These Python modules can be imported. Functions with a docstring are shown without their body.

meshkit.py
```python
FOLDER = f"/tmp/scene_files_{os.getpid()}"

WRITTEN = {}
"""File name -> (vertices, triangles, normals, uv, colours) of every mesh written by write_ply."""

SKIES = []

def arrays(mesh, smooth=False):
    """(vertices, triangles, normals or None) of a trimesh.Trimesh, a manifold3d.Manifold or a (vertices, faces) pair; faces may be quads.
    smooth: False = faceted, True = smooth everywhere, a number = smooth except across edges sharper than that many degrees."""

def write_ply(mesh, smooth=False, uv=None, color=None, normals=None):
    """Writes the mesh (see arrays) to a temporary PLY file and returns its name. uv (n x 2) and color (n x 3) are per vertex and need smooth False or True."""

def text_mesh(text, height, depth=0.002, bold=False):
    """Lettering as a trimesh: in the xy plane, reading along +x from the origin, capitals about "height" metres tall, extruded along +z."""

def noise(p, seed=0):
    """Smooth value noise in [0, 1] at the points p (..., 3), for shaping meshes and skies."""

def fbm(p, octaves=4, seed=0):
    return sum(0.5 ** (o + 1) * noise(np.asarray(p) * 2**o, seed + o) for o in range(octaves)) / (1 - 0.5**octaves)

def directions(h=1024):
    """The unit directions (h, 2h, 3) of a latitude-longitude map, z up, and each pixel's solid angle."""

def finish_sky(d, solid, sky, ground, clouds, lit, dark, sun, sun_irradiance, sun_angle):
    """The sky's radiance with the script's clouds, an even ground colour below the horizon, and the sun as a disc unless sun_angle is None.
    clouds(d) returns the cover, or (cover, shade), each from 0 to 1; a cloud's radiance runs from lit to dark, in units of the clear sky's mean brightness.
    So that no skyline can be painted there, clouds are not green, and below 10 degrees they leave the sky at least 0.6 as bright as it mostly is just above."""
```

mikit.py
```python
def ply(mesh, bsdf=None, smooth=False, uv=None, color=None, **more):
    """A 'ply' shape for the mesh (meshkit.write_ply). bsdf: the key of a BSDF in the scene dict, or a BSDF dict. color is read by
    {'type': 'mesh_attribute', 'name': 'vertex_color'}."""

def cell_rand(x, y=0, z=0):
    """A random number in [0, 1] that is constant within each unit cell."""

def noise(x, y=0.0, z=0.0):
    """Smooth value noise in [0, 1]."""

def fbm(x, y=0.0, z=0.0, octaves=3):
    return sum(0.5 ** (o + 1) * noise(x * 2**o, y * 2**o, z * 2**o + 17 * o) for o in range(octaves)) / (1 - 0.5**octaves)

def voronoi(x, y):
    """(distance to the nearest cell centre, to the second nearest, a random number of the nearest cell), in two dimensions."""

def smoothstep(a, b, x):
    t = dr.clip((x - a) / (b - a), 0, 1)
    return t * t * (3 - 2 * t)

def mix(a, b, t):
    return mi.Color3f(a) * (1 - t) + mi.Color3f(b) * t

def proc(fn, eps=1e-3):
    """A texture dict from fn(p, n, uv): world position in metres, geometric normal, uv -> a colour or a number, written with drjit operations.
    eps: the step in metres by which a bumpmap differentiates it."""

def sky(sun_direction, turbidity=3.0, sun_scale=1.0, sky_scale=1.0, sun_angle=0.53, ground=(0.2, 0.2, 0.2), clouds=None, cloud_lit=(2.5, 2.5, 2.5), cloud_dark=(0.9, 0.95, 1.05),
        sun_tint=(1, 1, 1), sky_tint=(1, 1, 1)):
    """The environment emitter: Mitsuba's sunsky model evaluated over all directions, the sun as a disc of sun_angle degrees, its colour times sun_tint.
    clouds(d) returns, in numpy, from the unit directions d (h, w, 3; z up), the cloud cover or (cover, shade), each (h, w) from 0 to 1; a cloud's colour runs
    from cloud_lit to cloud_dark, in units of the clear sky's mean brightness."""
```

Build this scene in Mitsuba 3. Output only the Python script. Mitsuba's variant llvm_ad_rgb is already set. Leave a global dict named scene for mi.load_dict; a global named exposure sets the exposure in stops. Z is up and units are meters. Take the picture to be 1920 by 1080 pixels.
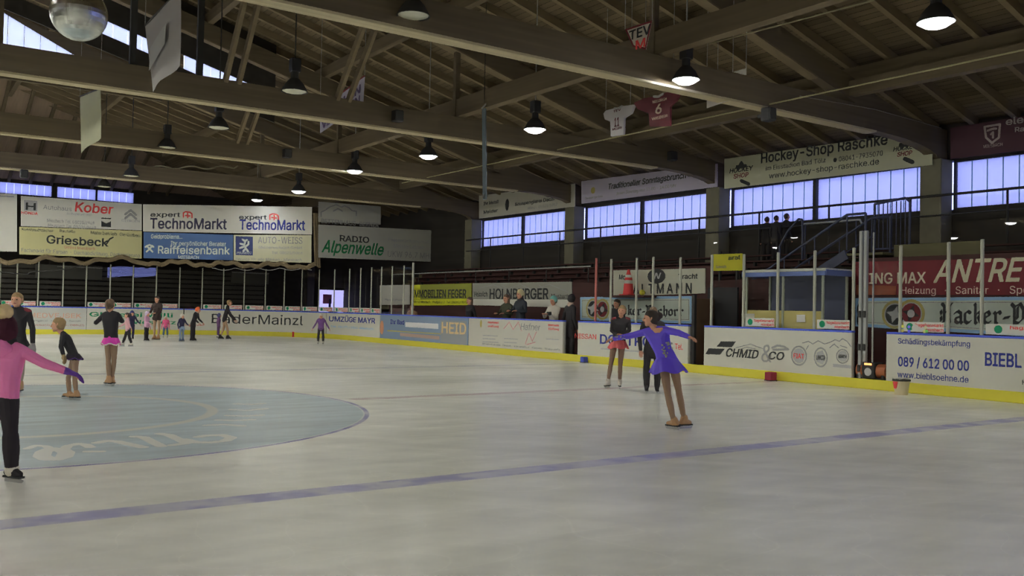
import math, random
import numpy as np, trimesh, manifold3d as m3
import drjit as dr
import mitsuba as mi
import mikit, meshkit
from mikit import proc, noise, fbm, smoothstep, mix
from shapely.geometry import Polygon, LineString, MultiPoint, Point, box as sbox
from shapely.ops import unary_union
random.seed(7); RNG = np.random.default_rng(7)
scene, labels = {'type': 'scene'}, {}

# ------------------------------------------------------------------ camera, sky, exposure
FPX, YAW, PITCH, ROLL, EYE = 1701.37, 0.607604, 0.0233387, 0.0210526, 1.52
exposure = 1.02
O = np.array([0, 0, EYE])
_f = np.array([math.sin(YAW)*math.cos(PITCH), math.cos(YAW)*math.cos(PITCH), math.sin(PITCH)])
_r = np.array([math.cos(YAW), -math.sin(YAW), 0]); _u = np.cross(_r, _f)
CR = math.cos(ROLL)*_r + math.sin(ROLL)*_u; CU = -math.sin(ROLL)*_r + math.cos(ROLL)*_u; CF = _f
scene['camera'] = {'type': 'perspective', 'fov': math.degrees(2*math.atan(960/FPX)), 'fov_axis': 'x', 'near_clip': 0.05, 'far_clip': 500,
                   'to_world': mi.ScalarTransform4f().look_at(origin=O.tolist(), target=(O+CF).tolist(), up=CU.tolist())}
scene['sky'] = {'type': 'constant', 'radiance': {'type': 'rgb', 'value': [0.50, 0.59, 1.62]}}   # even overcast dusk sky
LAMP = [97, 97.5, 88]                                                                            # radiance of a burning lamp's glass

def ray(u, v): return ((u-960)/FPX)*CR - ((v-540)/FPX)*CU + CF
def onx(u, v, X): r = ray(u, v); return O + r*(X/r[0])
def ony(u, v, Y): r = ray(u, v); return O + r*(Y/r[1])
def onz(u, v, Z=0.0): r = ray(u, v); return O + r*((Z-EYE)/r[2])
def V(*a): return np.array(a, float)

# ------------------------------------------------------------------ materials
def lin(c):
    c = np.array(c, float)/255
    return np.where(c <= .04045, c/12.92, ((c+.055)/1.055)**2.4)
MATS = {}
def mat(c, rough=.7, spec=.3, metallic=0.0):
    """principled BSDF of albedo c (linear), shared"""
    key = 'm_'+'_'.join(f'{int(round(x*1000)):03d}' for x in (*c, rough, spec, metallic))
    if key not in scene:
        scene[key] = {'type': 'twosided', 'bsdf': {'type': 'principled', 'base_color': {'type': 'rgb', 'value': [float(x) for x in c]}, 'roughness': rough, 'specular': spec, 'metallic': metallic}}
    return key
def seen(r, g, b, k=2.0, **kw): return mat(np.clip(lin((r, g, b))*k, .003, .88), **kw)
def tex(name, fn, rough=.7, spec=.3):
    scene[name] = {'type': 'twosided', 'bsdf': {'type': 'principled', 'base_color': proc(fn), 'roughness': rough, 'specular': spec}}
    return name
def wood(name, c, sx=1.0, sy=1.0, sz=1.0, amp=.35):
    c = list(map(float, c))
    return tex(name, lambda p, n, uv: mi.Color3f(*c)*(1-amp/2+amp*fbm(p.x*sx, p.y*sy, p.z*sz, 3)), .75, .2)
wood('wood_dark_x', (.125, .098, .062), .6, 14, 14); wood('wood_dark_y', (.125, .097, .060), 14, .6, 14)
wood('pale_underside', (.58, .50, .32), .5, 16, 6, .4)
def boards(p, n, uv):
    k = dr.floor(p.x/.16)
    f = p.x/.16-k
    return mi.Color3f(.112, .085, .052)*(.75+.5*mikit.cell_rand(k, 3))*(.85+.3*fbm(p.x*9, p.y*.7, 1.0, 2))*dr.select(dr.minimum(f, 1-f) < .05, .45, 1.0)
tex('roof_boards', boards, .85, .1)
wood('hip_boards', (.36, .27, .20), 14, .6, 3)
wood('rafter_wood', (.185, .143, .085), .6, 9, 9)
wood('stand_wood', (.062, .028, .026), 9, .5, 6); wood('dark_cladding', (.038, .034, .030), 5, .4, 5)
wood('lattice_wall', (.09, .086, .074), .4, 3, 12)
wood('concrete', (.17, .16, .115), 3, 3, 3); wood('stair_yellow', (.15, .14, .075), 2, 2, 6)
DARK = mat((.035, .035, .033)); BLACK = mat((.022, .022, .024), .6); STEEL = mat((.40, .41, .40), .4, .5); POST = seen(172, 173, 160, 1.4, rough=.45)
WHITE = seen(184, 183, 173, 1.55, rough=.5); BLUE = seen(60, 75, 160, 2.0, rough=.5); YEL = seen(180, 172, 58, 1.7, rough=.55); BANNER = seen(186, 185, 176, 1.75, rough=.8)
INK = mat((.03, .032, .034)); NAVY = seen(40, 45, 110, 1.6); RED = seen(165, 55, 55, 1.9); GREY = seen(130, 130, 128, 1.5); GREEN = seen(20, 110, 75, 1.5)
LGREY = seen(150, 150, 150, 1.6); LBLUE = seen(130, 160, 190, 1.8); GOLD = seen(150, 140, 85, 1.6); BROWNRED = seen(100, 36, 42, 1.35)
scene['glass'] = {'type': 'thindielectric', 'int_ior': 1.5}
def marks(p, n, uv):
    cx, cy = 1.64, 13.6
    d = dr.sqrt(dr.square(p.x-cx)+dr.square(p.y-cy))
    w = fbm(p.x*.55, p.y*.55, 2.0, 4); fine = fbm(p.x*6, p.y*6, 0.0, 3)
    sw = fbm(p.x*1.1+fine*.4, p.y*5, 5.0, 3); sw2 = fbm((p.x+p.y)*3.5, (p.x-p.y)*.6, 9.0, 3)
    c = mix(mi.Color3f(.72, .715, .645), mi.Color3f(.84, .83, .76), smoothstep(.3, .7, w))*(.86+.16*sw+.14*sw2)
    scr = dr.abs(noise(p.x*2.3+.8*noise(p.x*.6, p.y*.6, 3.0), p.y*2.3, 11.0)-.5); scr2 = dr.abs(noise(p.x*1.1, p.y*1.7+1.3*noise(p.x*.5, p.y*.4, 8.0), 21.0)-.5)
    c = c*(1+.04*smoothstep(.012, .0, scr)+.04*smoothstep(.010, .0, scr2))
    worn = .55+.45*smoothstep(.25, .75, fbm(p.x*4, p.y*4, 6.0, 3))
    disc = smoothstep(4.46, 4.40, d)
    c = mix(c, mi.Color3f(.44, .54, .60)*(.8+.35*sw), disc*.8)
    ring = smoothstep(.045, .02, dr.abs(d-4.47)); c = mix(c, mi.Color3f(.20, .20, .42), ring*worn*.9)
    inner = smoothstep(.10, .05, dr.abs(d-2.35)); c = mix(c, mi.Color3f(.66, .66, .60), inner*.8)
    blue = smoothstep(.17, .135, dr.abs(p.y-6.98)); c = mix(c, mi.Color3f(.26, .25, .50), blue*worn*.8)
    red = smoothstep(.16, .12, dr.abs(p.y-13.6))*smoothstep(4.6, 4.75, d); c = mix(c, mi.Color3f(.50, .36, .36), red*worn*.55)
    blue2 = smoothstep(.17, .135, dr.abs(p.y-20.3)); c = mix(c, mi.Color3f(.33, .33, .42), blue2*worn*.4)
    return c
scene['ice'] = {'type': 'principled', 'base_color': proc(marks), 'roughness': .28, 'specular': .5}
scene['panel_translucent'] = {'type': 'principledthin', 'base_color': {'type': 'rgb', 'value': [.9, .9, .9]}, 'roughness': .6, 'spec_trans': 0.0, 'diff_trans': 1.3, 'eta': 1.3}

# ------------------------------------------------------------------ entry helpers
COUNT = {}
def numbered(k):
    n = COUNT.get(k, 0); COUNT[k] = n+1
    return k if n == 0 else f'{k}_{n:03d}'
def obj(name, mesh, m, parent=None, smooth=False, label=None, **kw):
    key = numbered((parent+'__' if parent else '')+name)
    if isinstance(mesh, dict): scene[key] = {**mesh, **kw}
    else: scene[key] = mikit.ply(mesh, m, smooth=smooth, **kw)
    if label: labels[key] = {'label': label}
    return key
def thing(name, label, cat, group=None, kind=None):
    key = numbered(name); labels[key] = {'label': label, 'category': cat}
    if group: labels[key]['group'] = group
    if kind: labels[key]['kind'] = kind
    return key
def single(name, label, cat, mesh, m, group=None, smooth=False, kind=None, **kw):
    k = obj(name, mesh, m, None, smooth, **kw); labels[k] = {'label': label, 'category': cat}
    if group: labels[k]['group'] = group
    if kind: labels[k]['kind'] = kind
    return k
def struct(name, mesh, m, label=None, cat=None):
    k = obj(name, mesh, m); labels[k] = {'kind': 'structure', 'label': label or name.replace('_', ' '), 'category': cat or name.split('_')[0]}
    return k
cat_ = trimesh.util.concatenate
def bx(x0, x1, y0, y1, z0, z1):
    b = trimesh.creation.box((abs(x1-x0), abs(y1-y0), abs(z1-z0))); b.apply_translation(((x0+x1)/2, (y0+y1)/2, (z0+z1)/2)); return b
def cbx(x0, x1, y0, y1, z0, z1, c=.01):
    """box with chamfered edges"""
    d = (abs(x1-x0), abs(y1-y0), abs(z1-z0)); c = min(c, min(d)*.3)
    s = m3.Manifold.batch_hull([m3.Manifold.cube(tuple(d[j]-(0 if j == i else 2*c) for j in range(3)), True) for i in range(3)])
    m = s.translate(((x0+x1)/2, (y0+y1)/2, (z0+z1)/2)).to_mesh()
    return trimesh.Trimesh(m.vert_properties[:, :3], m.tri_verts, process=False)
def frame(d, up=(0, 0, 1)):
    d = d/np.linalg.norm(d); s = np.cross(d, up); s = s/np.linalg.norm(s) if np.linalg.norm(s) > 1e-6 else V(1, 0, 0)
    return d, s, np.cross(s, d)
def bar(p0, p1, w, h, up=(0, 0, 1)):
    p0, p1 = np.array(p0, float), np.array(p1, float); d, s, t = frame(p1-p0, up); L = np.linalg.norm(p1-p0)
    b = trimesh.creation.box((L, w, h)); M = np.eye(4); M[:3, 0], M[:3, 1], M[:3, 2], M[:3, 3] = d, s, t, (p0+p1)/2
    b.apply_transform(M); return b
def tube(pts, r, n=8):
    pts = [np.array(p, float) for p in pts]; out = []
    for a, b in zip(pts, pts[1:]):
        c = trimesh.creation.cylinder(r, segment=(a, b), sections=n); out.append(c)
    return cat_(out)
def lathe(prof, pos, n=24):
    m = trimesh.creation.revolve(np.array(prof, float), sections=n); m.apply_translation(pos); return m
class Plane:
    def __init__(s, P, e, n=None):
        s.P = np.array(P, float); s.e = np.array(e, float)/np.linalg.norm(e); s.n = np.cross(s.e, V(0, 0, 1)); s.z = V(0, 0, 1)
    def uv(s, px, py):
        r = ray(px, py); t = ((s.P-O)@s.n)/(r@s.n); q = O+r*t-s.P
        return np.array([q@s.e, q[2]])
    def at(s, u, v, off=0.0): return s.P+s.e*u+s.z*v+s.n*off
    def place(s, m, off=0.0):
        M = np.eye(4); M[:3, 0], M[:3, 1], M[:3, 2], M[:3, 3] = s.e, s.z, s.n, s.P+s.n*off
        m = m.copy(); m.apply_transform(M); return m
    def ext(s, shape, t, off=0.0):
        gs = [g for g in getattr(shape, 'geoms', [shape]) if g.area > 1e-7]
        return s.place(cat_([trimesh.creation.extrude_polygon(g, t, engine='earcut') for g in gs]), off)
    def pxpoly(s, pts): return Polygon([s.uv(*p) for p in pts])
    def stroke(s, lines, w, t=.004, off=.001):
        """polylines given in photograph pixels that lie on this plane, w wide in metres"""
        return s.ext(unary_union([LineString([s.uv(*p) for p in l]).buffer(w/2, 3) for l in lines]), t, off)
TXT = {}
def text_shape(txt, bold=False):
    k = (txt, bold)
    if k not in TXT: TXT[k] = meshkit.text_mesh(txt, 1.0, 1.0, bold)
    return TXT[k].copy()
def letter(parent, pl, txt, x0, yb, x1, cap, m, bold=False, shear=0.0, off=.002, name='lettering', t=.004):
    """lettering on plane pl: from pixel (x0, yb) on the baseline to column x1, capitals cap pixels tall"""
    a = pl.uv(x0, yb); b = pl.uv(x1, yb); h = pl.uv(x0, yb-cap)[1]-a[1]
    g = text_shape(txt, bold); lo, hi = g.bounds[0][0], g.bounds[1][0]
    v = g.vertices; v[:, 0] = (v[:, 0]-lo)/(hi-lo)*(b[0]-a[0]-shear*h)+v[:, 1]*h*shear; v[:, 1] *= h; v[:, 2] *= t
    v[:, :2] += a; g.vertices = v
    return obj(name, pl.place(g, off), m, parent)
def emblem(parent, pl, px, py, rpx, m, name='emblem', kx=1.0, off=.001, n=20, ring=0):
    a = pl.uv(px, py); r = abs(pl.uv(px, py-rpx)[1]-a[1])
    P = Polygon([(a[0]+kx*r*math.cos(i*2*math.pi/n), a[1]+r*math.sin(i*2*math.pi/n)) for i in range(n)])
    if ring: P = P.difference(Polygon([(a[0]+kx*r*(1-ring)*math.cos(i*2*math.pi/n), a[1]+r*(1-ring)*math.sin(i*2*math.pi/n)) for i in range(n)]))
    return obj(name, pl.ext(P, .004, off), m, parent)
def sign(name, label, cat, pl, quad, m, t=.02, group=None):
    k = thing(name, label, cat, group); obj('panel', pl.ext(pl.pxpoly(quad), t, -t), m, k); return k
def patch(parent, pl, quad, m, name='printed_panel', off=.0005):
    return obj(name, pl.ext(pl.pxpoly(quad), .003, off), m, parent)

# ------------------------------------------------------------------ large structure
XW, YF, XL, YB = 21.0, 52.0, -17.7, -22.0          # wall right, far, left, back
Y0, SP = 12.07, 6.93                                # first frame in view, spacing
XC = 1.64
def zc(x): return 10.47-.273*abs(x-XC)              # underside of the upper chords
struct('floor', bx(XL, XW, YB, YF, -.3, -.012), 'concrete', 'grey concrete slab around the ice')
R, XB, YE = 7.0, 17.07, 44.2
XBL = 2*XC-XB
def rink_outline(off=0.0, y_near=-16.5):
    r = R+off; pts = []
    for cx, cy, a0 in ((XB-R, YE-R, 0), (XBL+R, YE-R, 90), (XBL+R, y_near+R, 180), (XB-R, y_near+R, 270)):
        pts += [(cx+r*math.cos(math.radians(a0+i*7.5)), cy+r*math.sin(math.radians(a0+i*7.5))) for i in range(13)]
    return Polygon(pts)
g = trimesh.creation.extrude_polygon(rink_outline(-.02), .012, engine='earcut'); g.apply_translation((0, 0, -.012))
k = single('ice_rink', 'pale scratched ice sheet with a blue line, a faint red line and a light blue centre circle', 'ice', g, 'ice'); labels[k]['kind'] = 'structure'
# right wall: plinth under the windows, columns, lintel band
struct('wall_right', cat_([bx(XW, XW+.25, YB, YF, -.012, 4.12), bx(XW, XW+.25, YB, YF, 5.30, 6.6), bx(XW, XW+.25, 32.94, YF, 4.12, 5.30)]), 'dark_cladding', 'dark timber wall behind the stand')
gap = (2.4, 3.35)
xo = (21.85, 24.2)
struct('wall_far', cat_([bx(XL, XW+.25, YF, YF+.25, -.012, 6.82), bx(XL, XW+.25, YF, YF+.25, 7.38, 10.9), bx(XL, -8, YF, YF+.25, 6.82, 7.38), bx(11.1, XW+.25, YF, YF+.25, 6.82, 7.38)]), 'dark_cladding', 'dark far end wall')
struct('wall_left', bx(XL-.25, XL, YB, YF, -.012, 6.6), 'dark_cladding'); struct('wall_back', bx(XL, XW, YB-.25, YB, -.012, 10.9), 'dark_cladding')
# ceiling: sloped slabs and rafters
def slope_slab(side):
    e = XW+.6 if side > 0 else XL-.6
    a, b = (XC, zc(XC)+1.0), (e, zc(e)+1.0)
    P = Polygon([a, b, (b[0], b[1]+.12), (a[0], a[1]+.12)])
    m = trimesh.creation.extrude_polygon(P, YF-YB+1, engine='earcut')
    M = np.array([[1, 0, 0, 0], [0, 0, -1, YF+.5], [0, 1, 0, 0], [0, 0, 0, 1]], float); m.apply_transform(M); return m
struct('ceiling', cat_([slope_slab(1), slope_slab(-1)]), 'roof_boards', 'dark boarded pitched roof')
for i in range(58):
    y = -3.2+i*.96
    if y > 45: break
    x1 = XW-.1
    obj('rafter', bar((XC+.1, y, zc(XC+.1)+.90), (x1, y, zc(x1)+.90), .12, .2), 'rafter_wood', 'ceiling')
def hip(y): return 11.45-.355*(y-41)
hs = trimesh.creation.extrude_polygon(Polygon([(41, hip(41)), (YF+.3, hip(YF+.3)), (YF+.3, hip(YF+.3)+.1), (41, hip(41)+.1)]), XW-XL, engine='earcut')
hs.apply_transform(np.array([[0, 0, 1, XL], [1, 0, 0, 0], [0, 1, 0, 0], [0, 0, 0, 1]], float))
obj('hip_boards', hs, 'hip_boards', 'ceiling')
for i in range(21):
    x = -6.4+i*.96; ya = max(41.2, 41+(abs(x-XC)*.273)/.355-.4)
    if ya < YF-1: obj('hip_rafter', bar((x, ya, hip(ya)-.09), (x, YF-.02, hip(YF-.02)-.09), .13, .18), 'wood_dark_y', 'ceiling')
for x in (4.3, 7.4, 10.9, 14.2, 17.4):
    obj('purlin', bx(x-.09, x+.09, YB, 45, zc(x)+.49, zc(x)+.80), 'wood_dark_y', 'ceiling')
def xz(pts, y0, y1):
    m = trimesh.creation.extrude_polygon(Polygon(pts), y1-y0, engine='earcut')
    m.apply_transform(np.array([[1, 0, 0, 0], [0, 0, -1, y1], [0, 1, 0, 0], [0, 0, 0, 1]], float)); return m
ORD = ['nearest', 'second', 'third', 'fourth', 'fifth', 'sixth', 'seventh']
for i in range(-3, 4):
    y = Y0+SP*i; w = .14
    lab = (ORD[i]+' timber roof truss from the camera, with pale underside and sloping upper chord') if i >= 0 else 'big timber roof truss above and behind the camera'
    t = thing('roof_truss', lab, 'roof truss', None if i >= 0 else 'trusses behind the camera')
    arc = [(XW-.42-2.3*(1-math.cos(a)), 5.66-.34*(1-math.sin(a))) for a in np.linspace(0, math.pi/2, 7)]
    arl = [(2*XC-x-.0+(XL-(2*XC-XW)), z) for x, z in arc]
    obj('tie_beam', xz([(XL+.02, 5.32)]+arl+arc[::-1]+[(XW-.02, 5.32), (XW-.02, 6.05), (19.2, 6.17), (XL+2, 6.17), (XL+.02, 6.05)], y-w, y+w), 'wood_dark_x', t)
    obj('soffit', bx(XL+3, 18.1, y-w-.004, y+w+.004, 5.63, 5.672), 'pale_underside', t)  # thin strip carries the paler tone of the beam underside
    for s in (1, -1):
        e = 19.6 if s > 0 else 2*XC-19.6
        obj('upper_chord', xz([(XC, zc(XC)), (e, zc(e)), (e, zc(e)+.5), (XC, zc(XC)+.5)], y-.12, y+.12), 'wood_dark_x', t)
        e2 = XC+s*14.4
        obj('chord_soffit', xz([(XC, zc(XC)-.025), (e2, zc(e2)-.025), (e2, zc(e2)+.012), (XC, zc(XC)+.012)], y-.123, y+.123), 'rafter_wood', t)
    if i == 1:
        for x in (3.95, 5.25): obj('hanger', bx(x-.06, x+.06, y-.05, y+.05, 6.16, zc(x)+.05), DARK, t)
    for x in (1.64, 11.43):
        obj('king_post', bx(x-.06, x+.06, y-.06, y+.06, 6.16, zc(x)+.05), 'wood_dark_x', t)
    for x in ((8.4,) if i == 2 else (5.9, 8.4) if i == 1 else ()):
        for dx in (-.14, .14):
            obj('strut', bar((x+dx, y-.1, 6.15), (x+dx, y-(3.0 if i == 1 else 1.3), zc(x)+.55 if i == 1 else 7.2), .08, .16), 'rafter_wood', t)
for x, zb in ((11.5, 6.29), (17.2, 6.29)):
    single('longitudinal_beam', f'dark timber beam running lengthwise over the trusses, {"towards mid rink" if x < 15 else "above the side boards"}', 'roof beam', bx(x-.11, x+.11, -5, 33, zb-.1, zb+.32) if x < 15 else bx(x-.11, x+.11, -5, YF, 6.3, 6.62), 'wood_dark_y')
# columns
for i in range(-2, 4):
    y = Y0+SP*i
    k = struct('trim_1', cat_([cbx(XW-.5, XW-.003, y-.27, y+.27, -.012, 5.315, .02)]), 'concrete', 'beige concrete column between the side windows'); labels[k]['category'] = 'column'
# side windows: translucent strips, mullion, sill
def panel_strip(y0, y1, z0, z1): return bx(XW+.1, XW+.106, y0, y1, z0, z1)
for i in range(-1, 3):
    a, b = Y0+SP*i+.285, Y0+SP*(i+1)-.285
    w = thing(f'window_{i+2}', f'wide translucent strip window above the stand, bay {i+2}', 'window', kind='structure')
    mid = a+(b-a)*.53
    obj('frame', cat_([bx(XW+.02, XW+.18, a, b, 4.12, 4.16), bx(XW+.02, XW+.18, a, b, 5.26, 5.30), bx(XW+.02, XW+.18, a, a+.04, 4.16, 5.26), bx(XW+.02, XW+.18, b-.04, b, 4.16, 5.26)]), DARK, w)
    obj('mullion', bx(XW+.0, XW+.2, mid-.05, mid+.05, 4.16, 5.26), DARK, w)
    for lo, hi in ((a+.04, mid-.05), (mid+.05, b-.04)):
        n = max(1, round((hi-lo)/.355)); st = (hi-lo)/n
        for j in range(n): obj('panel', panel_strip(lo+j*st+.011, lo+(j+1)*st-.011, 4.16, 5.26), 'panel_translucent', w)
        obj('seam_strip', cat_([bx(XW+.094, XW+.112, lo+j*st-.012, lo+j*st+.012, 4.16, 5.26) for j in range(1, n)]), LBLUE, w)
# far window
w = thing(f'window_5', 'narrow translucent window strip high in the far end wall', 'window', kind='structure')
for lo, hi in ((-3, 4.6), (4.7, 7.1), (7.36, 9.2), (9.28, 11.1)):
    n = round((hi-lo)/.36); st = (hi-lo)/n
    for j in range(n): obj('panel', bx(lo+j*st+.01, lo+(j+1)*st-.01, YF+.1, YF+.106, 6.82, 7.38), 'panel_translucent', w)
obj('frame', cat_([bx(x0, x1, YF+.05, YF+.2, 6.82, 7.38) for x0, x1 in ((4.6, 4.7), (7.1, 7.36), (9.2, 9.28))]), DARK, w)
for x0, x1 in ((-8, -3),): obj('panel', bx(x0, x1, YF+.1, YF+.106, 6.82, 7.38), 'panel_translucent', w)
# light trough hanging under the roof with a glazed face
YG = 26.45
gx0, gx1 = -2.2, 9.55
def zt(x): return zc(x)-.50
def zb(x): return zc(x)-.92
tr = thing('roof_light', 'boxed timber roof light with a bright glazed face below the roof boards', 'roof light', kind='structure')
def up_(x): return zc(x)+1.0
g2 = lambda f: [(x, f(x)) for x in (gx0, XC, gx1)]
obj('casing', cat_([xz(g2(up_)+g2(zt)[::-1], YG-.03, YG+.03), xz(g2(lambda x: zb(x)+.02)+g2(lambda x: zb(x)-.42)[::-1], YG-.03, YG+.03)]), 'dark_cladding', tr)
cells = []
xs = np.arange(4.6, gx1-.05, .38)
for a in xs:
    if abs(a-6.3) < .2: continue
    b = min(a+.365, gx1)
    obj('pane', xz([(a, zb(a)), (b, zb(b)), (b, zt(b)), (a, zt(a))], YG-.004, YG+.004), 'panel_translucent', tr); cells.append([(a-.008, zb(a)), (b+.008, zb(b)), (b+.008, zt(b)), (a-.008, zt(a))])
for a in np.arange(.2, 5.9, .38):
    b = a+.365; hi = lambda x: zb(max(x, XC))-.45-.2*abs(x-2.0)
    lo_ = 7.22 if 4.5 < a < 6.1 else 7.34; q_ = [(a, lo_), (b, lo_), (b, max(lo_+.06, hi(b))), (a, max(lo_+.06, hi(a)))]
    obj('pane', xz(q_, YG-.004, YG+.004), 'panel_translucent', tr); cells.append(q_)
obj('daylight_sheet', cat_([xz(c, YG+.03, YG+.034) for c in cells]), mat((.5, .5, .5)), tr, emitter={'type': 'area', 'radiance': {'type': 'rgb', 'value': [0.72, 0.84, 1.45]}})  # added glowing sheet stands in for daylight behind the panes
obj('bottom_rail', bx(.1, 6.3, YG-.05, YG+.05, 7.14, 7.22), 'wood_dark_x', tr)

# ------------------------------------------------------------------ lamps
def lamp(x, y, z, lit, label, group):
    t = thing('pendant_lamp', label, 'lamp', group); s = .245
    prof = [(.0, .36), (.07, .36), (.075, .24), (.10, .22), (.17, .14), (s, .0), (s+.006, -.012), (s-.006, -.012), (s-.012, .0), (.16, .13), (.09, .2), (0, .2)]
    obj('shade', lathe(prof, (x, y, z)), BLACK if lit else DARK, t, smooth=30)
    obj('ballast_box', cbx(x-.09, x+.09, y-.09, y+.09, z+.36, z+.62, .012), BLACK, t)
    top = zc(x)+1.0
    obj('conduit', tube([(x, y, z+.62), (x, y, top)], .014, 6), STEEL if lit else DARK, t)
    d = lathe([(0, -.10), (.08, -.093), (.15, -.07), (.2, -.036), (s-.02, .0), (.1, .004), (0, .004)] if lit else [(0, -.035), (.1, -.03), (.18, -.018), (s-.02, .0), (.1, .004), (0, .004)], (x, y, z))
    if lit: obj('glass', d, mat((.8, .8, .8)), t, smooth=40, emitter={'type': 'area', 'radiance': {'type': 'rgb', 'value': LAMP}})
    else: obj('glass', d, seen(190, 190, 170, 1.7, rough=.3), t, smooth=40)
k_ = .66
for n, (u, v) in enumerate(((1755, 42), (1286, 150), (1003, 243), (803, 293), (665, 321), (560, 359), (479, 374))):
    p = O+(onx(u, v, 17.73)-O)*k_
    if n == 6:                                       # hangs a short way in front of the banners
        ka, kb = ony(267, 383, 43.55), onz(585, 388, ony(267, 383, 43.55)[2]-.06); nn = np.cross(V(kb[0]-ka[0], kb[1]-ka[1], 0), V(0, 0, 1)); nn /= np.linalg.norm(nn)
        r = ray(482, 375); p = O+r*(((ka-O)@nn+1.0)/(r@nn))
    lamp(p[0], p[1], p[2]+.01, True, f'burning bell shaped pendant lamp, {["first", "second", "third", "fourth", "fifth", "sixth", "seventh"][n]} from the right in the bright row', None)
for n, (u, v) in enumerate(((775, 30), (552, 172), (410, 240), (313, 277), (246, 330), (195, 350))):
    p = O+(onx(u, v, 9.57)-O)*k_
    lamp(p[0], p[1], p[2]+.01, False, f'unlit bell shaped pendant lamp, {["first", "second", "third", "fourth", "fifth", "sixth"][n]} from the right in the dark row', None)
for x, y in [(x, y) for x in (6.4, 11.7) for y in (-11.6, -3.3) if y < -5 or x > 8]: lamp(x, y, 5.66, True, 'unseen pendant lamp added behind the camera', 'added lamps behind the camera')  # added out of view to light the near ice and people
for x, y in [(x, y) for x in (.3, -5.2, -10.7) for y in np.arange(-14, 43, 5.6 if x < 0 else 5.1) if not (x == .3 and -3 < y < 9)]: lamp(x, y, 5.66, True, 'unseen pendant lamp added over the left half of the rink', 'added lamps over the left half')  # unseen rows added to light the left half and far end
for y in (33.5, 37.5, 41.0): lamp(2.3, y, 5.66, True, 'unseen pendant lamp added left of the picture near the far end', 'added lamps left of the picture')  # added just out of view to brighten the far end banners
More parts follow.
